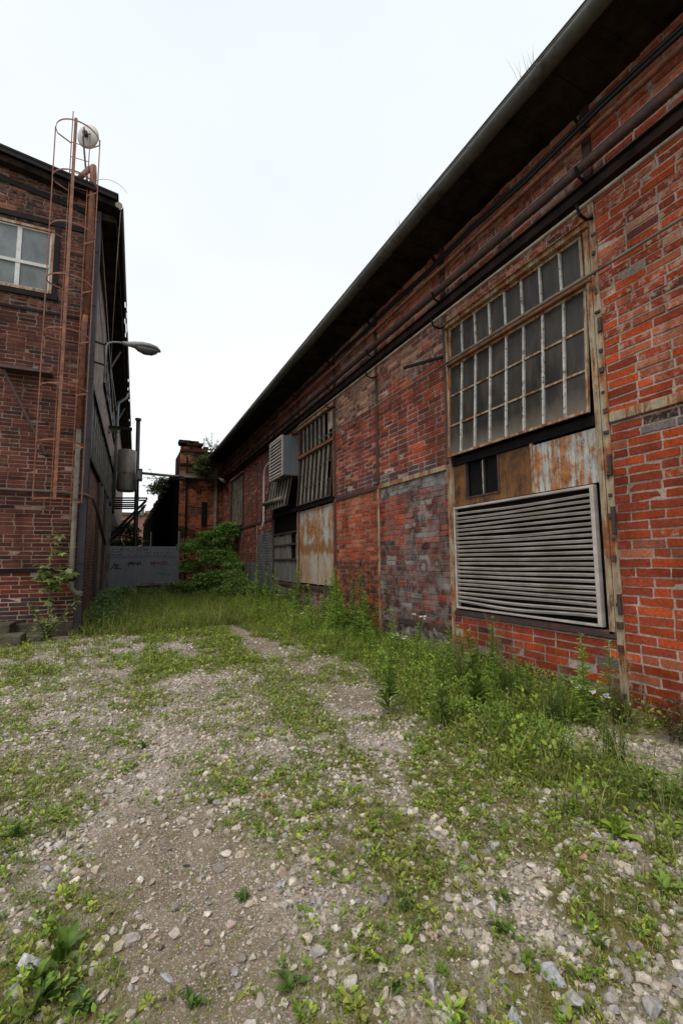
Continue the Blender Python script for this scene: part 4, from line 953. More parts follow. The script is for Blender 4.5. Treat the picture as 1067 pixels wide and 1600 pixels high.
MB().tube([FL.p(.01, 3.9, .1), FL.p(.13, 3.9, .1)], .03, 8).tube([FL.p(.0, 7.9, .1), FL.p(.13, 7.9, .1)], .03, 8).tube([FL.p(.07, 1.2, .1), FL.p(.07, 1.14, .1)], .068, 12).tube([FL.p(-.15, .95, .1), FL.p(-.15, .8, .1)], .015, 8).build('pipe_clamp', M_BLACK, ws)
# the caged ladder
ladx = [.52, .12]      # rails (s)
lad = empty('caged_ladder', tuple(FL.p(.32, 2.4, .3)), 'rusty caged ladder fixed to the front of the tall brick workshop', 'ladder')
for s_ in (.50, .14):
    MB().tube([FL.p(s_, 2.5, .22), FL.p(s_, 11.75 if s_ > .3 else 11.3, .22)], .0105, 6).build('rail', M_RUST, lad)
for z_ in np.arange(2.7, 11.3, .36): MB().tube([FL.p(.50, z_, .22), FL.p(.14, z_, .22)], .0085, 6).build('rung', M_RUST, lad)
def hoop(z_):
    return [FL.p(.50, z_, .22)]+[FL.p(.34+.4*math.cos(q), z_, .5+.36*math.sin(q)) for q in np.linspace(-.25, math.pi+.25, 17)]+[FL.p(.14, z_, .22)]
for z_ in np.linspace(2.78, 10.95, 8):
    mb = MB(); P_ = hoop(z_)
    P_ = [FL.p(.50, z_, .22)]+[FL.p(.34+.42*math.cos(q), z_, .5+.38*math.sin(q)) for q in np.linspace(-.3, math.pi+.3, 17)]+[FL.p(.14, z_, .22)]
    P_ = [P_[0]]+P_[1:-1]+[P_[-1]]
    for p, q in zip(P_[:-1], P_[1:]):
        if np.linalg.norm(q-p) < .3: mb.bar(p, q, .032, .008, (0, 0, 1))
    mb.build('hoop', M_RUST, lad)
for q, wd, z0 in ((0.0, .022, 2.78), (math.pi/2, .06, 2.78), (math.pi, .022, 2.78)):
    x_ = .34+.43*math.cos(q); y_ = .5+.39*math.sin(q)
    MB().bar(FL.p(x_, z0-.03, y_), FL.p(x_, 11.0, y_), wd, .01, FL.A).build('cage_strap', M_RUST, lad)
for z_ in (3.6, 5.95, 8.2, 9.6):
    for s_ in (.5, .14): MB().tube([FL.p(s_, z_, .22), FL.p(s_, z_, 0)], .014, 6).build('wall_tie', M_RUST, lad)
# satellite dish on the roof edge
dc = FL.p(.27, 11.68, -.25); dish = empty('satellite_dish', tuple(FL.p(.15, 10.3, -.25)), 'round white satellite dish seen from behind above the roof edge of the brick workshop', 'satellite dish')
ax = np.array([.5, .84, .2]); ax /= np.linalg.norm(ax); e1 = np.cross(ax, (0, 0, 1)); e1 /= np.linalg.norm(e1); e2 = np.cross(e1, ax)
P_ = []; nr_ = 7; na = 28
for i in range(nr_):
    r_ = .27*i/(nr_-1); 
    for j in range(na): q = 2*math.pi*j/na; P_.append(dc+e1*r_*math.cos(q)+e2*r_*math.sin(q)+ax*(.9*r_*r_))
mb = MB(); mb.add(P_, [(i*na+j, i*na+(j+1) % na, (i+1)*na+(j+1) % na, (i+1)*na+j) for i in range(1, nr_-1) for j in range(na)]+[tuple(na+j for j in range(na))])
o_ = mb.build('reflector', M_DISH, dish, True); s_ = o_.modifiers.new('t', 'SOLIDIFY'); s_.thickness = .008
MB().bar(dc-ax*.01, dc-ax*.09, .1, .09).bar(dc-ax*.06+e1*.14-e2*.03, dc-ax*.06-e1*.05-e2*.02, .02, .02).build('mount', M_RUSTDARK, dish)
MB().tube([dc-ax*.08, dc-ax*.12-np.array([0, 0, .15]), FL.p(.17, 10.1, -.3)], .02, 8).tube([dc-ax*.1+np.array([0, 0, .12]), dc-ax*.1-np.array([0, 0, .1])], .016, 8).build('mast', M_RUSTDARK, dish)
# yard lamp
lamp = empty('yard_lamp', tuple(FL.p(-.38, 5.9, .0)), 'grey cobra head lamp on an iron bracket at the corner of the brick workshop', 'lamp')
MB().bar(FL.p(-.1, 6.5, -.02), FL.p(-.42, 6.42, -.0), .035, .03).bar(FL.p(-.1, 6.02, -.02), FL.p(-.42, 5.95, -.0), .035, .03).build('bracket', M_BLACK, lamp)
MB().tube([FL.p(-.38, 5.75, .0), FL.p(-.38, 6.42, .0), FL.p(-.41, 6.49, .0), FL.p(-.5, 6.53, .01), FL.p(-.62, 6.545, .02), FL.p(-.74, 6.54, .03)], .02, 8).build('arm', M_LAMP, lamp, True)
def loft(F, secs, n=16):
    mb = MB(); P_ = []
    for (a_, z_, o, ry, rz, flat) in secs:
        for j in range(n):
            q = 2*math.pi*j/n; zz = math.sin(q)*rz
            if zz < 0: zz *= flat
            P_.append(F.p(-.38-(abs(a_)-.38)*.815, z_+zz*1.15, o+math.cos(q)*ry*1.1))
    mb.add(P_, [(i*n+j, i*n+(j+1) % n, (i+1)*n+(j+1) % n, (i+1)*n+j) for i in range(len(secs)-1) for j in range(n)]+[tuple(range(n)), tuple((len(secs)-1)*n+j for j in range(n))[::-1]])
    return mb
loft(FL, [(-.78, 6.54, .03, .035, .035, 1), (-.95, 6.53, .03, .05, .055, .8), (-1.1, 6.53, .03, .1, .075, .7), (-1.3, 6.53, .03, .14, .085, .5), (-1.5, 6.52, .03, .15, .085, .4), (-1.68, 6.5, .03, .12, .07, .4), (-1.77, 6.48, .03, .05, .035, .5), (-1.79, 6.475, .03, .01, .01, 1)]).build('lamp_head', M_LAMP, lamp, True)
loft(FL, [(-1.08, 6.49, .03, .03, .02, 1), (-1.18, 6.475, .03, .09, .02, 3), (-1.35, 6.465, .03, .125, .02, 5), (-1.55, 6.46, .03, .125, .02, 4.6), (-1.68, 6.465, .03, .08, .02, 2.5), (-1.72, 6.47, .03, .02, .01, 1)]).build('lamp_bowl', M_LAMPGL, lamp, True)
# steps at the foot
st = empty('concrete_steps', (-1.9, 10.9, 0), 'worn mossy concrete steps at the foot of the brick workshop', 'steps')
q0 = onZ(0, 1012); 
MB().box(FL, 1.0, 2.6, -.05, .36, .05, .55, .02).build('step', M_CONC, st, bevel=.02)
MB().box(FL, .72, 2.3, -.05, .2, .56, 1.0, .02).build('step', M_CONC, st, bevel=.02)
MB().box(FL, .42, 1.0, -.05, .12, .06, .5, .02).build('step', M_CONC, st, bevel=.02)

# ================================================================= GATE
GY = 22.8
def gp(x, y, Y=GY): return onY(x, y, Y)
gx0, gx1 = -.66, 2.34
FG = Fr((0, GY, 0), (1, 0, 0), (0, -1, 0))
gate = empty('metal_gate', (.9, GY, 0), 'grey sheet metal gate with scrawled graffiti closing the alley', 'gate')
MB().box(FG, gx0, gx1, 0, 1.74, -.02, .02).build('gate_panel', M_GATE, gate)
MB().box(FG, gx0, gx1, 1.78, 2.25, -.02, .035).box(FG, gx0, gx1, 1.74, 1.78, -.02, .01).build('top_panel', M_GATE, gate)
MB().box(FG, gx1, gx1+.08, 0, 2.95, -.04, .04).build('gate_post', M_GATE, gate)
MB().box(FG, gx0-.1, gx0, 0, 2.3, -.04, .04).build('gate_post', M_PIPEGREY, gate)
MB().box(FG, 1.15, 1.2, 2.25, 2.9, -.04, -.01).build('gate_post', M_GATE, gate)
def G2(px, py): q = onY(px, py, GY); return (q[0], q[2])
def px_strokes(lst): return [[G2(*p) for p in s] for s in lst]
def scrawl(x0, x1, y, h, seed):
    rg_ = random.Random(seed); out_ = []; x = x0; cur = []
    while x < x1:
        if rg_.random() < .16:
            if len(cur) > 1: out_.append(cur)
            cur = []; x += rg_.uniform(1.2, 2.6); continue
        cur.append((x, y+rg_.uniform(-h, h)*.5)); x += rg_.uniform(.35, .95)
    if len(cur) > 1: out_.append(cur)
    return out_
sg = []
for (x0, x1, y, h, sd_) in ((168, 209, 858.4, 2, 1), (168, 210, 862.2, 2, 2), (170, 204, 866.5, 2, 3), (212, 247, 858.8, 1.8, 4), (214, 269, 863.4, 2, 5), (211, 272, 867.3, .3, 6)): sg += px_strokes(scrawl(x0, x1, y, h, sd_))
strokes(FG, sg, .018, .037).build('handwriting', M_INK, gate)
LT = {'A': [[(0, 1), (.5, 0), (1, 1)], [(.2, .6), (.8, .6)]], 'P': [[(0, 1), (0, 0), (.8, .1), (.8, .45), (0, .5)]], 'O': [[(.5, 0), (0, .5), (.5, 1), (1, .5), (.5, 0)]], 'S': [[(1, .1), (.3, 0), (.2, .4), (.9, .6), (.7, 1), (0, .9)]], 'E': [[(1, 0), (0, 0), (0, 1), (1, 1)], [(0, .5), (.8, .5)]], 'L': [[(0, 0), (0, 1), (1, 1)]], 'M': [[(0, 1), (0, 0), (.5, .6), (1, 0), (1, 1)]], 'N': [[(0, 1), (0, 0), (1, 1), (1, 0)]], 'H': [[(0, 0), (0, 1)], [(1, 0), (1, 1)], [(0, .5), (1, .5)]]}
def word(wd_, x, y, cw, ch, slope=0, drip=0):
    o = []
    for i, ch_ in enumerate(wd_):
        for s in LT[ch_]: o.append([(x+i*cw+p[0]*cw*.75, y+p[1]*ch-slope*i) for p in s])
        if i % 2 == 0 and drip: o.append([(x+i*cw+cw*.4, y+ch*.6), (x+i*cw+cw*.4, y+ch*(1+drip))])
    return px_strokes(o)
strokes(FG, word('OMPHAN', 200, 878, 3.6, 5, .1, .5), .022, .022).build('graffiti_tag', M_INK, gate)
strokes(FG, px_strokes([[(173, 890), (180, 882), (186, 883), (178, 888), (190, 888)], [(179, 880), (185, 890)]]), .03, .022).build('graffiti_tag', M_INK, gate)
strokes(FG, word('APOASEL', 236, 878, 4.2, 4.6, .15, 0)+px_strokes([[(241.5, 878), (241.5, 887)]]), .024, .022).build('graffiti_tag', M_RED, gate)
strokes(FG, px_strokes([[(245, 895), (252, 896), (258, 897.5)], [(250, 898), (256, 896), (262, 898), (267, 897)]]), .04, .022).build('graffiti_tag', M_CYAN, gate)
blk = empty('concrete_block', (1.4, 21.8, 0), 'low crumbling concrete block half hidden in weeds before the grey gate', 'concrete block')
pA = onY(213, 912, 21.6); pB = onY(272, 908, 21.6)
MB().box(Fr((0, 21.6, 0), (1, 0, 0), (0, -1, 0)), pA[0], pB[0], -.1, pA[2]-.12, -.5, 0, .02).build('block', M_CONC, blk)
MB().box(Fr((0, 21.6, 0), (1, 0, 0), (0, -1, 0)), pA[0]-.06, pB[0]+.02, pA[2]-.11, pA[2]+.02, -.55, .05, .02).build('coping', M_RUBBLE, blk)

# ================================================================= ANNEX at the end
AY = 23.8; FA = Fr((0, AY, 0), (1, 0, 0), (0, -1, 0))
an = empty('brick_annex', (3.4, AY, 0), 'weathered orange brick annex with a crumbling parapet beyond the bush, between gate and hall', 'brick building')
lay_bricks('brick_wall', FA, 2.44, D+.05, 7.35, .088, .27, [], col_annex, an, seed=5, topfn=lambda a_: 7.35-.35*max(0, a_-3.3)+.1*math.sin(a_*9))
MB().box(FA, 2.46, D+.1, -.1, 7.1, -2.5, -.012).build('wall', M_BRDARK, an)
MB().box(FA, 2.2, 2.44, -.1, 5.6, -36, -.25).build('side_wall', M_VOID, an)  # blackened face stands for the shaded open shed
MB().box(FA, 2.46, 8, -.1, 5.5, -36, -2.5).build('wall', M_VOID, an)
MB().box(FA, 2.4, D-.2, 5.72, 5.86, -.02, .2).box(FA, 2.44, D-.2, 5.6, 5.72, -.02, .12).build('cornice', M_RUBBLE, an)
MB().box(FA, 2.42, 4.2, 6.3, 6.4, -.02, .1).box(FA, 2.42, 3.9, 7.0, 7.08, -.02, .08).build('cornice', M_BRDARK, an)
mb = MB()
for k in range(26):
    x_ = 2.36+random.random()*.95; mb.box(FA, x_, x_+.26, 7.33+.08*(k % 3), 7.41+.08*(k % 3), -.4-random.random()*.3, .02+random.random()*.09)
mb.build('parapet_rubble', M_BRDARK, an)
for k in range(14):
    y_ = AY+.3+k*2.4; MB().box(Fr((0, 0, 0), (1, 0, 0), (0, 1, 0)), 2.0, 2.5, 5.55, 5.75+.1*(k % 2), y_, y_+1.3).build('coping', M_BRDARK, an)
MB().tube([FA.p(2.78, -.1, .09), FA.p(2.78, 6.75, .09)], .045, 8).build('downpipe', M_BLACK, an)
MB().tube([FA.p(4.17, -.1, .16), FA.p(4.17, 5.2, .16)], .085, 12).tube([FA.p(4.17, 5.2, .16), FA.p(4.2, 6.9, .16)], .075, 12).tube([FA.p(4.17, 5.12, .16), FA.p(4.17, 5.24, .16)], .1, 12).build('downpipe', M_PIPEGREY, an, True)
MB().box(FA, 3.55, 3.85, 3.3, 4.4, .012, .018).box(FA, 3.5, 3.9, 2.4, 3.3, .012, .017).build('soot_door', M_BLACK, an) if False else None
MB().box(FA, 3.52, 3.8, 3.3, 4.5, .0, .03).build('shutter', M_BLACK, an)
# pipe crossing the alley
pc_ = empty('crossing_pipe', (.4, 24.4, 5), 'grey pipe spanning the alley from the tank bracket to the brick annex', 'pipe')
MB().tube([onY(219, 739, 24.4), onY(262, 743, 24.0), onY(300, 746, 23.5), onY(342, 748, 23.5)], .065, 10).build('pipe', M_PIPEGREY, pc_, True)
MB().tube([onY(342, 747, 23.55), onY(350, 752, 22.0)], .075, 10).build('elbow', M_PIPEGREY, pc_, True)
# ---- tank on its platform, beyond the gate
TY = 24.5
tk = empty('wall_tank', tuple(onY(198, 770, TY)), 'stained cylindrical metal tank on a black iron bracket platform, left wall of the alley', 'tank')
tcx = (onY(182, 735, TY)[0]+onY(214, 735, TY)[0])/2; tr_ = .42; zt = onY(198, 704, TY)[2]; zb = onY(198, 768, TY)[2]
MB().tube([(tcx, TY, zb), (tcx, TY, zb+.1), (tcx, TY, zt-.04), (tcx, TY, zt)], [tr_*.88, tr_, tr_, tr_*.96], 24).build('tank_body', M_TANK, tk, True)
mb = MB(); zb2 = onY(198, 741, TY)[2]
mb.tube([(tcx-tr_-.06, TY-.45, zb-.35), (tcx-tr_+.02, TY-.47, zb2), (tcx+tr_+.02, TY-.47, zb2+.0), (tcx+tr_+.05, TY-.45, zb-.35)], .035, 8)
mb.build('hoop_rail', M_PIPEGREY, tk, True)
pl = empty('bracket_platform', tuple(onY(175, 800, TY)), 'black iron bracket platform under the stained tank, with diagonal struts', 'bracket')
mb = MB()
for dy in (-.45, .45):
    for y1_ in (780, 787, 793): 
        a_ = onY(168, y1_, TY); b_ = onY(230 if y1_ == 780 else 214, y1_+(.0), TY); a_[1] += dy; b_[1] += dy; mb.bar(a_, b_, .07, .06)
    for (p, q) in (((230, 781), (172, 838)), ((228, 790), (172, 846)), ((214, 745), (216, 782))):
        a_ = onY(*p, TY); b_ = onY(*q, TY); a_[1] += dy; b_[1] += dy; mb.bar(a_, b_, .07, .06)
mb.build('frame', M_BLACK, pl)
cp = empty('vent_stack', tuple(onY(217, 850, 24.9)), 'thin dark vent stack standing beside the stained tank above the gate', 'pipe')
p0 = onY(216.5, 657, 24.9); p1 = onY(212, 852, 24.9)
MB().tube([(p1[0], 24.9, 0), p1, p0], .1, 10).build('pipe', M_BEAM, cp, True)
MB().tube([p0, p0+np.array([0, 0, .1])], .15, 10).build('cap', M_BEAM, cp)
bb = empty('wall_bracket', tuple(onY(170, 668, 20)), 'black iron bar bracket jutting from the workshop wall above the stained tank', 'bracket')
MB().bar(onY(168, 667, 20), onY(207, 671, 20), .12, .1).build('bar', M_BLACK, bb)
bl = []
for i, (p, q) in enumerate((((176, 735), (181, 745)), ((215, 735), (222, 748)))):
    e_ = empty('floodlight', tuple(onY(p[0], p[1], 24.0)), ('small boxy floodlight left of the stained tank', 'small boxy floodlight at the right side of the stained tank')[i], 'floodlight', 'floodlights beside the tank')
    a_ = onY(p[0], p[1], 24.0); b_ = onY(q[0], q[1], 24.0)
    MB().box(Fr((0, 24.0, 0), (1, 0, 0), (0, -1, 0)), a_[0]-.04, b_[0]+.02, b_[2]-.1, a_[2]+.1, -.25, 0, .02).build('housing', M_RUSTDARK, e_)
    MB().box(Fr((0, 24.0, 0), (1, 0, 0), (0, -1, 0)), a_[0], b_[0]-.03, b_[2], a_[2], .003, .02).build('lens', M_GLASSL, e_)
# far buildings
fb = empty('distant_factory', (12, 92, 0), 'distant pale brick factory block seen through the alley above the gate', 'factory building')
a_ = onY(222, 812, 92); b_ = onY(300, 812, 92); c_ = onY(228, 806, 92)
FB = Fr((0, 92, 0), (1, 0, 0), (0, -1, 0))
MB().box(FB, a_[0]-8, b_[0], 0, c_[2], -8, 0).build('wall', m_brickproc('hazy_brick', (.3, .16, .12), (.24, .13, .1), (.3, .22, .18), .6, .2, .8), fb)
MB().box(FB, a_[0]-8.2, b_[0], c_[2], c_[2]+.5, -8, .3).build('parapet', M_CONC, fb)
q_ = onY(228, 797, 92)[2]; x0_ = onY(228, 800, 92)[0]; x1_ = onY(262, 800, 92)[0]
MB().box(FB, x0_, x1_, c_[2]+.5, q_, -6, -1).build('rooftop_room', MATS['hazy_brick'], fb)
p_ = onY(223.5, 798, 90); MB().tube([(p_[0], 91.5, c_[2]), (p_[0], 91.5, p_[2]+1.2)], .3, 8).build('flue', M_PIPEGREY, fb)

# ================================================================= PLANTS AS THINGS
def foliage(name, P, az, tilt, size, C, parent, tv=LEAFV, mat=None):
    acc = Acc(); leaves(acc, P, az, tilt, size, C, tv); acc2 = acc
    V_ = np.concatenate(acc.V); Fs = [np.concatenate(f) for f in acc.F.values()]
    return npmesh(name, V_ + (rootloc(parent) if parent is not None else 0), Fs, mat or M_LEAF, parent, np.concatenate(acc.C))
def local_tube(name, chains, mat, parent):
    mb = MB(); o = rootloc(parent)
    for pts_, r_ in chains: mb.tube([np.array(p)+o for p in pts_], r_, 6)
    return mb.build(name, mat, parent, True)
def copy_tree(o, parent=None):
    c = o.copy(); sc.collection.objects.link(c); c.parent = parent
    for ch in [q for q in bpy.data.objects if q.parent == o]: copy_tree(ch, c)
    return c
def tall_weed(h, nl, ls, col, label, cat='weed', name='tall_weed', lance=True, group=None, loc=(0, 0, 0)):
    r_ = empty(name, loc, label, cat, group)
    bend = np.array([random.uniform(-.12, .12), random.uniform(-.12, .12)])*h
    f = lambda t_: np.array([bend[0]*t_**2, bend[1]*t_**2, h*t_])
    ch = [([f(t_) for t_ in np.linspace(0, 1, 6)], list(np.linspace(.006, .002, 6)))]
    local_tube('stem', ch, M_STALK, r_)
    t_ = rng.uniform(.08, 1, nl); P = np.array([f(q) for q in t_]); az = rng.uniform(0, 6.28, nl)
    tl = rng.uniform(-.1, .9, nl)*np.where(t_ > .9, 1.6, 1); s = ls*(1.15-.75*t_)*rng.uniform(.7, 1.2, nl)
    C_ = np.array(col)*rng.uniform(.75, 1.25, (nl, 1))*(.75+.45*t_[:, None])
    foliage('leaves', P, az, tl, s, C_, r_, LANCE if lance else LEAFV)
    return r_
GL = 'upright lance leaved green weed in the row along the brick hall'
GG = 'upright green weeds along the hall wall'
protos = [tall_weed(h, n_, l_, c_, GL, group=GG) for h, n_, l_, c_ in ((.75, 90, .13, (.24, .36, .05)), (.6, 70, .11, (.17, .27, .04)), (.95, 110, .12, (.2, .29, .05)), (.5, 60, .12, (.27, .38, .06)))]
spots = []
for k in range(170):
    y_ = random.uniform(2.9, 15) if k > 30 else random.uniform(4.2, 9); x_ = 4.3-abs(random.gauss(0, .55))
    if x_ < 2.95+(0 if y_ > 4.3 else .3): continue
    if 5.7 < y_ < 7.2 and x_ > 3.7: continue
    spots.append((x_, y_))
for i, (x_, y_) in enumerate(spots):
    o = protos[i] if i < 4 else copy_tree(protos[i % 4])
    s_ = random.uniform(.5, 1.3)*(1.1 if y_ > 7 else .78); o.location = (x_, y_, float(gh(x_, y_))-.02); o.rotation_euler = (0, 0, random.uniform(0, 6.28)); o.scale = (s_, s_, s_)
bpy.context.view_layer.update()
for i in range(60):
    y_ = random.uniform(11.5, 21); x_ = random.uniform(-.2, 4.2)
    if x_ < -.4+.05*(y_-11): continue
    o = copy_tree(protos[i % 4]); s_ = random.uniform(.55, 1.05)
    o['label'] = 'thin green weed in the rough grass before the grey gate'; o['group'] = 'weeds before the gate'
    o.location = (x_, y_, float(gh(x_, y_))-.02); o.rotation_euler = (0, 0, random.uniform(0, 6.28)); o.scale = (s_, s_, s_)
# the very tall one by the fourth bay
for (x_, y_, h, lab) in ((4.3, 8.55, 1.75, 'tallest reddish weed standing before the salmon brick bay'), (4.25, 8.1, 1.4, 'second tallest reddish weed, right of the tallest one'), (4.3, 7.3, 1.45, 'slim grey green weed before the sooty brick bay'), (4.3, 11.7, 1.4, 'slim weed in front of the rusty white sheet metal door'), (4.28, 12.7, 1.3, 'slim weed beside the left edge of the sheet metal door'), (4.25, 9.9, 1.1, 'slim weed before the dark post left of the salmon brick bay'), (4.3, 15.6, 1.3, 'slim weed before the grey painted brickwork')):
    tall_weed(h, int(120*h), .1, (.08, .1, .035), lab, loc=(x_, y_, float(gh(x_, y_))-.02))
for (px, py, h, ls, lab) in ((607, 1120, .85, .15, 'bright green leafy weed clump nearest the crumbling plaster patch'), (690, 1140, .7, .14, 'bright green tall weed directly below the crumbling plaster patch'), (745, 1120, .8, .14, 'broad leaved young plant against the bricks under the louvre')):
    g = onZ(px, py); g[0] = min(g[0], 4.1)
    tall_weed(h, 80, ls, (.13, .2, .035), lab, loc=(g[0], g[1], float(gh(g[0], g[1]))-.02), lance=(px != 745))
# broad leaved rosettes
def rosette(px, py, nl, ls, col, label, up_=.7, wide=1.0):
    g = onZ(px, py); r_ = empty('broadleaf_weed', (g[0], g[1], float(gh(g[0], g[1]))), label, 'weed')
    az = np.arange(nl)*2.4+rng.normal(0, .25, nl); tl = rng.uniform(.15, up_+.35, nl); s = ls*rng.uniform(.6, 1.1, nl)
    # long leaves in finer strips
    Vt = []; Ft = []; nseg = 7
    for i in range(nseg+1):
        u = i/nseg; wv = .17*wide*math.sin(math.pi*min(1, .06+u*.94))**.7*(1 if u < 1 else 0); zz = .22*math.sin(u*2.2)-.28*u*u
        for k_, xx in enumerate((-1, -.5, 0, .5, 1)): Vt.append((xx*wv, u, zz+.06*abs(xx)+.015*math.sin(u*20)*abs(xx)))
    for i in range(nseg):
        for k_ in range(4): a0 = i*5+k_; Ft.append([a0, a0+1, a0+6, a0+5])
    acc = Acc(); C_ = np.array(col)*rng.uniform(.7, 1.25, (nl, 1))
    acc.add(*scatter(np.array(Vt), [np.array(Ft)], rotmats(az, tl, rng.normal(0, .2, nl), s), np.zeros((nl, 3))+rng.normal(0, .01, (nl, 3))*np.array([1, 1, .2]), C_))
    Vx = np.concatenate(acc.V)+rootloc(r_); npmesh('leaves', Vx, [np.concatenate(q) for q in acc.F.values()], M_LEAF, r_, np.concatenate(acc.C), smooth=True)
rosette(965, 1310, 26, .13, (.27, .37, .05), 'bright green dock plant at the right edge of the gravel', 1.0, 1.0)
rosette(930, 1335, 9, .07, (.22, .3, .05), 'small bright dock seedling left of the bright green dock plant', .9)
rosette(1045, 1395, 16, .08, (.2, .29, .045), 'green rosette below the dock plant at the right edge', .9)
rosette(95, 1500, 10, .13, (.12, .2, .035), 'dark green broad leaved weed at the lower left with the longest leaves', 1.2, 1.1)
rosette(80, 1560, 22, .075, (.12, .2, .04), 'cluster of dark round leaves in the lower left corner', .9, 1.6)
rosette(130, 1570, 22, .06, (.11, .18, .05), 'grey green lobed weed right of the dark round leaves', .7, 1.5)
rosette(55, 1590, 14, .07, (.15, .22, .04), 'green weed cut by the bottom edge at the lower left', 1.0, 1.2)
rosette(450, 1535, 9, .065, (.09, .16, .03), 'yellow green plantain above the bottom edge, left of centre', .7, 1.3)
rosette(305, 1555, 12, .05, (.1, .17, .03), 'small leafy weed beside the pale blue grey stone', .8, 1.1)
rosette(25, 1312, 12, .09, (.1, .17, .03), 'leafy weed patch at the left edge of the yard', .9, .8)
rosette(330, 1250, 12, .06, (.07, .1, .03), 'dull green tuft at the top right of the dirt patch', 1.1, .4)
rosette(380, 1395, 14, .045, (.1, .17, .03), 'small bright weed at the right rim of the dirt patch', .9, 1.0)
rosette(790, 1400, 12, .05, (.1, .17, .03), 'leafy weed right behind the brightest white stone', 1.0, 1.2)
rosette(780, 1450, 9, .055, (.08, .15, .03), 'flat leafy weed below the brightest white stone', .6, 1.6)
rosette(640, 1420, 14, .045, (.07, .14, .03), 'dark green weed right of the dark grey angular stone', .8, 1.2)
rosette(935, 1470, 10, .05, (.11, .18, .03), 'weed above the smooth brownish grey stone', 1.0, 1.0)
rosette(620, 1545, 10, .05, (.09, .16, .03), 'weed left of the upright pale stone at the bottom', 1.0, .9)
rosette(225, 1165, 16, .08, (.09, .15, .02), 'grassy leafed weed in the green strip above the dirt patch', 1.1, .5)
# long grass clumps
def clump(px, py, n_, h, label, col=(.08, .14, .025), seed=None, w_=.006, heads=0, loc=None):
    g = onZ(px, py) if loc is None else np.array(loc)
    r_ = empty('grass_clump', (g[0], g[1], float(gh(g[0], g[1]))), label, 'grass')
    acc = Acc(); P = rng.normal(0, .05, (n_, 3)); P[:, 2] = -.01
    blades(acc, P+rootloc(r_), h*rng.uniform(.5, 1.1, n_), w_*rng.uniform(.7, 1.3, n_), rng.uniform(.1, .95, n_), rng.uniform(0, 6.28, n_), np.array(col)*rng.uniform(.7, 1.3, (n_, 1)), segs=6)
    npmesh('blades', np.concatenate(acc.V), [np.concatenate(q) for q in acc.F.values()], M_GRASS, r_, np.concatenate(acc.C))
    if heads:
        acc = Acc()
        for k in range(heads):
            a_ = random.uniform(0, 6.28); ln = random.uniform(.15, .5); hz = h*random.uniform(1.0, 1.45)
            f = lambda t_: rootloc(r_)+np.array([math.cos(a_)*ln*h*t_**2, math.sin(a_)*ln*h*t_**2, hz*(t_-.12*t_**3)])
            pts_ = np.array([f(q) for q in np.linspace(0, 1, 7)])
            mb_ = MB().tube(pts_, .0016, 3, False); Vx = np.array(mb_.v); acc.add(Vx, [np.array(mb_.f)], np.tile((.22, .19, .1), (len(Vx), 1)))
            m_ = 60; tq = rng.uniform(.68, 1.0, m_); P = np.array([f(q) for q in tq])+rng.normal(0, .018, (m_, 3))*(1.15-tq[:, None])*2.2
            leaves(acc, P, rng.uniform(0, 6.28, m_), rng.uniform(-.5, 1.2, m_), np.full(m_, .013), np.tile((.27, .2, .13), (m_, 1))*rng.uniform(.6, 1.2, (m_, 1)), LANCE)
        npmesh('seed_heads', np.concatenate(acc.V), [np.concatenate(q) for q in acc.F.values()], M_GRASS, r_, np.concatenate(acc.C))
clump(0, 0, 150, .5, 'tall green grass clump with tan seed heads below the louvre', heads=16, loc=(3.75, 3.85, 0))
clump(0, 0, 130, .55, 'long bladed grass clump in front of the rusty cream post', heads=4, loc=(3.55, 3.1, 0))
clump(0, 0, 110, .5, 'feathery grass with brownish plumes nearest the louvre foot', heads=22, loc=(3.55, 4.35, 0))
clump(0, 0, 90, .45, 'loose grass clump standing on the pale gravel heap', heads=2, loc=(3.3, 2.35, 0))
clump(0, 0, 90, .5, 'grass clump at the right edge beside the gravel heap', heads=3, loc=(3.55, 1.9, 0))
clump(0, 0, 70, .4, 'long grass at the far right edge beside the dock plant', heads=0, loc=(3.0, 1.65, 0))
clump(0, 0, 80, .5, 'tan plumed grass against the foot of the bright red bricks', heads=14, col=(.12, .12, .05), loc=(4.1, 2.85, 0))
clump(0, 0, 80, .55, 'grass with pale arching blades by the crumbling plaster', heads=5, col=(.16, .2, .08), loc=(3.9, 5.3, 0))
clump(0, 0, 60, .6, 'thin dry stemmed grass rising before the bricks under the louvre', heads=12, col=(.13, .12, .05), loc=(4.25, 4.6, 0))
# feathery bushy low green weeds in front of the louvre bay
FW = 'low feathery green weed in the strip beside the louvre bay'; FWG = 'feathery weeds by the louvre bay'
def bushy(n_, r, h, ls, col, label, loc, group=None, tv=LEAFV, name='bushy_weed', cat='weed'):
    r_ = empty(name, loc, label, cat, group)
    th = rng.uniform(0, 6.28, n_); ph = rng.random(n_)**.45; zz = rng.random(n_)
    wob = .75+.5*vnoise(th*1.3, zz*3, 1.7, int(abs(loc[1])*10) % 50)
    P = np.stack([np.cos(th)*ph*r*wob*np.sin(.5+zz*2.1), np.sin(th)*ph*r*wob*np.sin(.5+zz*2.1), zz*h*(.7+.3*wob)], 1)
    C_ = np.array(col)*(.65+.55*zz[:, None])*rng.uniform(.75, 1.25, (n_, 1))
    foliage('leaves', P, rng.uniform(0, 6.28, n_), rng.uniform(-.2, 1.0, n_), ls*rng.uniform(.6, 1.2, n_), C_, r_, tv)
    ch = [([(0, 0, 0), (math.cos(q)*r*.3, math.sin(q)*r*.3, h*.5), (math.cos(q)*r*.6, math.sin(q)*r*.6, h*.85)], [.006, .004, .002]) for q in rng.uniform(0, 6.28, 5)]
    local_tube('stems', ch, M_STALK, r_); return r_
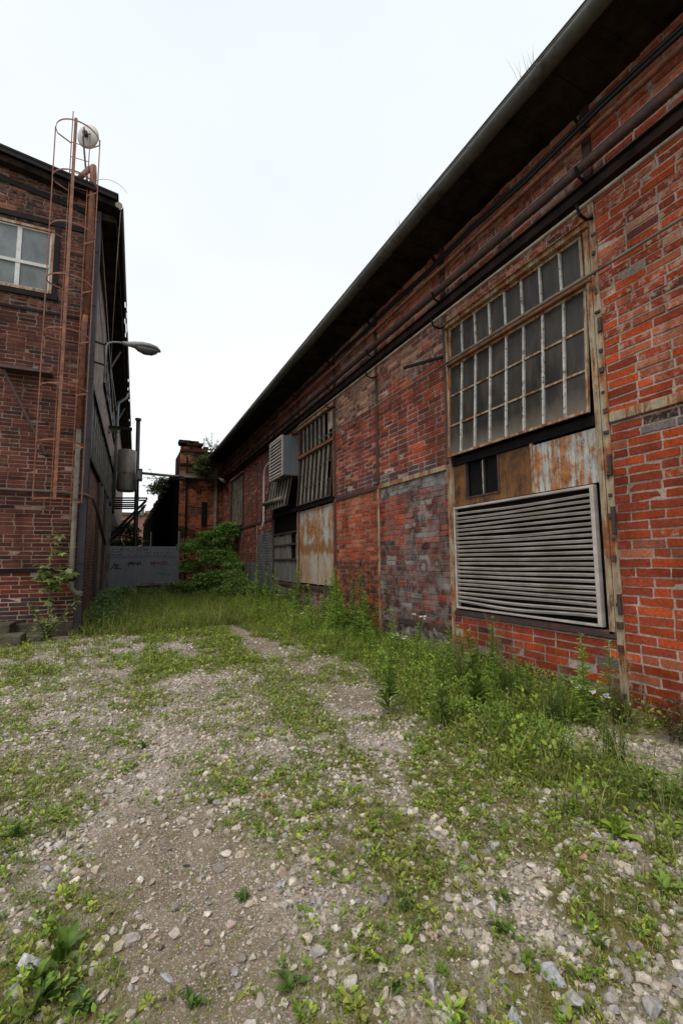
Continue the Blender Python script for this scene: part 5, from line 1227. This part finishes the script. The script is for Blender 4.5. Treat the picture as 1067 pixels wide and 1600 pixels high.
pb = [bushy(520, .27, .3, .042, c_, FW, (0, 0, 0), FWG, tv_) for c_, tv_ in (((.2, .31, .05), LANCE), ((.16, .25, .045), LANCE), ((.25, .35, .055), LEAFV))]
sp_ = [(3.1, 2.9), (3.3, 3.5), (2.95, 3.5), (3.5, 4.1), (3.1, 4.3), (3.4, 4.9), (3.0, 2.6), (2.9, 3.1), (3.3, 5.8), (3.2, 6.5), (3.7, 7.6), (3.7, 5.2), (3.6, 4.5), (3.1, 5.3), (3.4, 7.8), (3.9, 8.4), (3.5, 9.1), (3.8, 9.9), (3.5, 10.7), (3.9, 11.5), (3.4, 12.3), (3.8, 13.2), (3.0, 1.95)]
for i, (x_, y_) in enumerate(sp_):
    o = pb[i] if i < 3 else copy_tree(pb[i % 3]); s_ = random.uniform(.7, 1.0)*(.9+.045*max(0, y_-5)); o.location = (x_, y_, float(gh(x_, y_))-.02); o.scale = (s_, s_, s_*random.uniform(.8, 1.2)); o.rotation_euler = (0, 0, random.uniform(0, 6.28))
# yarrow
def yarrow(loc, h, label, n_=5):
    r_ = empty('yarrow', loc, label, 'flower'); P_ = []; ch = []
    mbp = MB(); o = rootloc(r_)
    for k in range(n_):
        a_ = random.uniform(0, 6.28); e_ = np.array([math.cos(a_)*.12, math.sin(a_)*.12, h*random.uniform(.8, 1.1)])
        ch.append(([(0, 0, 0), tuple(e_*np.array([.3, .3, .6])), tuple(e_)], [.006, .005, .003]))
        for q in range(14):
            p = e_+o+np.array([random.gauss(0, .016), random.gauss(0, .016), random.uniform(-.006, .008)]); mbp.tube([p, p+np.array([0, 0, .008])], random.uniform(.005, .009), 6)
    local_tube('stems', ch, M_STALK, r_); mbp.build('flower_heads', M_PETAL, r_)
    nl = 90; zz = rng.random(nl)*.75; foliage('leaves', np.stack([rng.normal(0, .03, nl), rng.normal(0, .03, nl), zz*h], 1), rng.uniform(0, 6.28, nl), rng.uniform(0, .8, nl), rng.uniform(.03, .07, nl), np.tile((.07, .1, .03), (nl, 1)), r_, LANCE)
rosette(60, 1540, 16, .085, (.14, .22, .04), 'green lobed weed between the longest broad leaves and the left edge', 1.0, .9)
rosette(120, 1530, 18, .06, (.16, .22, .05), 'small leaved weed right beside the longest broad leaves', 1.0, .7)
for (px, py, X_, h, lab) in ((928, 1122, 4.0, .5, 'white yarrow flowers beside the foot of the rusty cream post'), (495, 965, 4.0, .75, 'white yarrow in front of the dark post left of the salmon brick bay'), (467, 972, 3.9, .6, 'white yarrow below the sheet metal door'), (623, 995, 4.1, .7, 'white yarrow left of the crumbling plaster'), (652, 955, 4.3, .8, 'white yarrow above the crumbling plaster patch'), (462, 990, 3.7, .45, 'lowest white yarrow at the edge of the wheel track')):
    q = onX(px, py, X_); gz_ = float(gh(q[0], q[1])); yarrow((q[0], q[1], gz_), max(.25, q[2]-gz_), lab, 5)
# bracken coloured dead plant by the wall
bushy(500, .2, .3, .05, (.09, .045, .025), 'brown withered plant at the foot of the bright red brick wall', (4.1, 2.35, .05), tv=LANCE, name='withered_plant')

# elder bush at the end
def bush(name, label, cat, loc, blobs, nleaf, ls, col, droop=.2, group=None, stem=None, tv=LEAFV):
    r_ = empty(name, loc, label, cat, group); A_ = Acc()
    w_ = np.array([b_[3]*b_[4]*b_[5] for b_ in blobs])**.8; w_ /= w_.sum(); o = rootloc(r_)
    for b_, f_ in zip(blobs, w_):
        n_ = int(nleaf*f_); nb = max(6, n_//16)                # sprays of leaves on the blob
        d = rng.normal(size=(nb, 3)); d /= np.linalg.norm(d, axis=1)[:, None]; d[:, 2] = np.where(d[:, 2] < -.5, -d[:, 2], d[:, 2])
        rr = rng.uniform(.55, 1.05, nb)[:, None]; cc = np.array(b_[:3])+d*np.array(b_[3:6])*rr
        shade = np.clip(.55+.5*rng.random((nb, 1)), 0, 1.2)
        P = np.repeat(cc, 16, 0)+rng.normal(0, ls*.9, (nb*16, 3))*np.array([1, 1, .35]); n2_ = len(P)
        az = np.repeat(rng.uniform(0, 6.28, nb), 16)+rng.normal(0, .9, n2_)
        C_ = np.repeat(np.array(col)*shade, 16, 0)*rng.uniform(.8, 1.25, (n2_, 1))
        leaves(A_, P+o, az, rng.normal(-droop, .35, n2_), ls*rng.uniform(.7, 1.2, n2_), C_, tv)
    npmesh('crown', np.concatenate(A_.V), [np.concatenate(q) for q in A_.F.values()], M_LEAF, r_, np.concatenate(A_.C))
    ch = []
    for b_ in blobs:
        e_ = np.array(b_[:3]); s0 = np.array(stem or (0, 0, 0)); mid = (s0+e_)/2+np.array([random.uniform(-.1, .1), random.uniform(-.1, .1), .05])
        ch.append(([s0, mid, e_], [.03, .02, .008]))
        for _ in range(3):
            d = np.array([random.gauss(0, 1), random.gauss(0, 1), random.uniform(0, 1)]); ch.append(([e_*.6+mid*.4, e_+d*np.array(b_[3:6])*.6], [.01, .004]))
    local_tube('branches', ch, M_BARK, r_)
    return r_
bush('elder_bush', 'large dark green elder bush spreading before the brick annex at the end of the yard', 'bush', (3.4, 20.3, 0),
     [(-.55, .3, 2.05, .7, .6, .4), (.1, .2, 2.45, .7, .6, .42), (.72, -.2, 2.75, .5, .6, .5), (-.8, .2, 1.3, .4, .5, .35), (.5, .1, 2.1, .6, .5, .4), (.3, -.3, 1.6, .85, .6, .5), (.1, -.7, .7, .9, .6, .5), (.8, -.9, 1.2, .45, .7, .6), (-.35, -.8, .45, .8, .5, .4)], 19000, .105, (.26, .42, .1))
bush('low_bush', 'low dense green bush in front of the elder, against the grey painted bricks', 'bush', (3.9, 17.2, 0),
     [(0, 0, .5, .55, .9, .45), (.1, .9, .7, .5, .7, .5), (-.4, -.4, .35, .5, .7, .35), (.15, -1.2, .35, .4, .6, .35)], 7000, .085, (.24, .34, .08))
bush('low_bush', 'low green weeds bush at the left, beside the corner post of the workshop', 'bush', (-.35, 12.0, 0),
     [(0, 0, .22, .35, .5, .22), (.1, .9, .28, .35, .6, .25), (.05, 2.2, .35, .35, .8, .35), (.45, .6, .15, .3, .5, .16), (.1, 4.2, .4, .4, 1, .35)], 6500, .055, (.17, .26, .08))
bush('low_bush', 'knee high green weeds before the grey gate', 'bush', (.9, 19.5, 0),
     [(-.9, 0, .3, .6, 1, .3), (.3, .3, .25, .7, 1, .28), (1.2, 0, .4, .6, .9, .4)], 6000, .08, (.19, .26, .06))
# maple seedlings at the workshop corner
pal_v = [(0, 0, 0)]; 
for k_, (an_, ln_) in enumerate(((-100, .45), (-75, .3), (-50, .8), (-25, .5), (0, 1.05), (25, .5), (50, .8), (75, .3), (100, .45))):
    pal_v.append((math.sin(R(an_))*ln_, math.cos(R(an_))*ln_, -.12*ln_))
PALF = [np.array([[0, i+1, i] for i in range(1, 9)])]
def sapling(loc, pts_list, nl, ls, col, label, name='maple_sapling', palm=True, twig=.01, cat='sapling'):
    r_ = empty(name, loc, label, cat); A_ = Acc(); o = rootloc(r_)
    local_tube('stems', [(p_, list(np.linspace(twig, twig*.35, len(p_)))) for p_ in pts_list], M_BARK, r_)
    P = []; 
    for _ in range(nl):
        pl_ = pts_list[random.randrange(len(pts_list))]; k_ = random.randrange(1, len(pl_)); t_ = random.random(); P.append(np.array(pl_[k_-1])*(1-t_)+np.array(pl_[k_])*t_)
    P = np.array(P)+rng.normal(0, ls*.45, (nl, 3)); C_ = np.array(col)*rng.uniform(.7, 1.3, (nl, 1)); az = rng.uniform(0, 6.28, nl); tl = rng.normal(-.35, .35, nl); s = ls*rng.uniform(.6, 1.15, nl)
    if palm: A_.add(*scatter(np.array(pal_v), PALF, rotmats(az, tl, rng.normal(0, .3, nl), s), P+o, C_))
    else: leaves(A_, P+o, az, tl, s, C_)
    npmesh('leaves', np.concatenate(A_.V), [np.concatenate(q) for q in A_.F.values()], M_LEAF, r_, np.concatenate(A_.C)); return r_
def L3(s, z, o): return FL.p(s, z, o)
b0_ = L3(.42, 0, .45)
rel = lambda p: tuple(np.array(p)-np.array([b0_[0], b0_[1], 0]))
sapling((b0_[0], b0_[1], 0), [[(0, 0, 0), rel(L3(.38, .8, .35)), rel(L3(.36, 1.5, .25)), rel(L3(.3, 2.3, .15))], [rel(L3(.38, 1.0, .3)), rel(L3(.55, 1.4, .4))], [rel(L3(.37, 1.2, .3)), rel(L3(.15, 1.35, .45))]], 110, .17, (.2, .25, .08), 'young maple with large pale leaves climbing the brick workshop wall')
sapling((b0_[0], b0_[1], 0), [[(0, 0, .1), rel(L3(.6, .55, .5)), rel(L3(.75, .75, .5))], [(0, 0, .1), rel(L3(.1, .5, .6)), rel(L3(-.2, .95, .5))], [(0, 0, .1), rel(L3(.35, .35, .7)), rel(L3(.7, .25, .8))], [(0, 0, .05), rel(L3(.2, .4, .7)), rel(L3(.0, .5, .9))]], 170, .085, (.17, .22, .06), 'low bare twigged shrub at the foot of the workshop corner', palm=False)
# saplings on roofs
q = onY(325, 725, 23.0)
sapling((q[0], q[1], 6.35), [[(0, 0, 0), (-.1, 0, .6), (-.25, 0, 1.2)], [(0, 0, 0), (.15, 0, .8), (.2, .1, 1.55)], [(.1, 0, .5), (.5, 0, 1.2)], [(.1, 0, .8), (-.1, .1, 1.3)], [(.15, 0, .6), (.45, 0, .95)]], 420, .085, (.1, .14, .06), 'sparse birch sapling growing on the annex parapet against the sky', 'birch_sapling', False, .014, 'sapling')
bush('roof_shrub', 'grey green shrub hanging over the annex parapet', 'bush', (q[0], 23.3, 5.6), [(-.05, 0, .75, .55, .35, .45), (-.3, -.1, .35, .45, .3, .3), (.35, 0, 1.0, .3, .3, .3)], 2600, .09, (.12, .15, .065), .4)
q = onY(262, 780, 27)
bush('roof_shrub', 'dark green shrub on the stepped roof left of the annex', 'bush', (q[0]-.1, 27, 5.5), [(0, 0, .2, .6, .8, .5), (-.3, 2, .2, .5, .8, .4)], 2200, .13, (.07, .1, .035), .3)
sapling((q[0]-.3, 26.5, 5.5), [[(0, 0, 0), (-.5, 0, .5), (-1.0, 0, .55)], [(-.2, 0, .3), (-.7, 0, 1.0)], [(-.3, 0, .1), (-.95, 0, .1)]], 120, .11, (.08, .11, .05), 'small twiggy sapling leaning out over the alley beside the annex', 'birch_sapling', False, .014, 'sapling')
q = onY(197, 850, 26.5)
bush('alley_tree', 'bright green tree rising behind the grey gate on the left', 'tree', (q[0], 26.5, 0), [(0, 0, 2.8, .65, .5, .8), (-.1, 0, 2.0, .7, .5, .7), (.5, 0, 2.3, .45, .4, .5)], 3200, .16, (.11, .19, .04), .2)
q = onY(176, 672, 20)
bush('bracket_plant', 'tiny pale plant growing on the iron bar above the tank', 'plant', tuple(q), [(0, 0, -.05, .25, .15, .12)], 240, .07, (.14, .18, .08), .2)
# grasses in the gutter
for i, (px, py) in enumerate(((825, 115), (655, 300), (618, 360), (782, 175), (690, 285), (870, 70), (740, 225), (560, 420))):
    g = onX(px, py, 3.66)
    r_ = empty('gutter_grass', (3.68, g[1], 6.5), 'wispy grass tuft growing in the gutter of the hall, %s' % ('tallest and nearest one', 'third from the near end, with a loose wire look', 'farthest small one', 'short one just behind the tallest tuft', 'low one between the short tuft and the loose one', 'sparse one nearest the top of the picture', 'very low fringe halfway along the gutter', 'tiny one far along the gutter')[i], 'grass', 'grass tufts in the gutter')
    acc = Acc(); n_ = 14 if i in (0, 1) else 8; blades(acc, rng.normal(0, .03, (n_, 3))*np.array([.5, 2.5, .1])+rootloc(r_), (.42, .34, .26, .12, .12, .14, .09, .12)[i]*rng.uniform(.5, 1.1, n_), np.full(n_, .006), rng.uniform(.05, .5, n_), rng.uniform(0, 6.28, n_), np.tile((.13, .12, .07), (n_, 1)), segs=5)
    npmesh('blades', np.concatenate(acc.V), [np.concatenate(f) for f in acc.F.values()], M_GRASS, r_, np.concatenate(acc.C))
print('objects', len(bpy.data.objects))
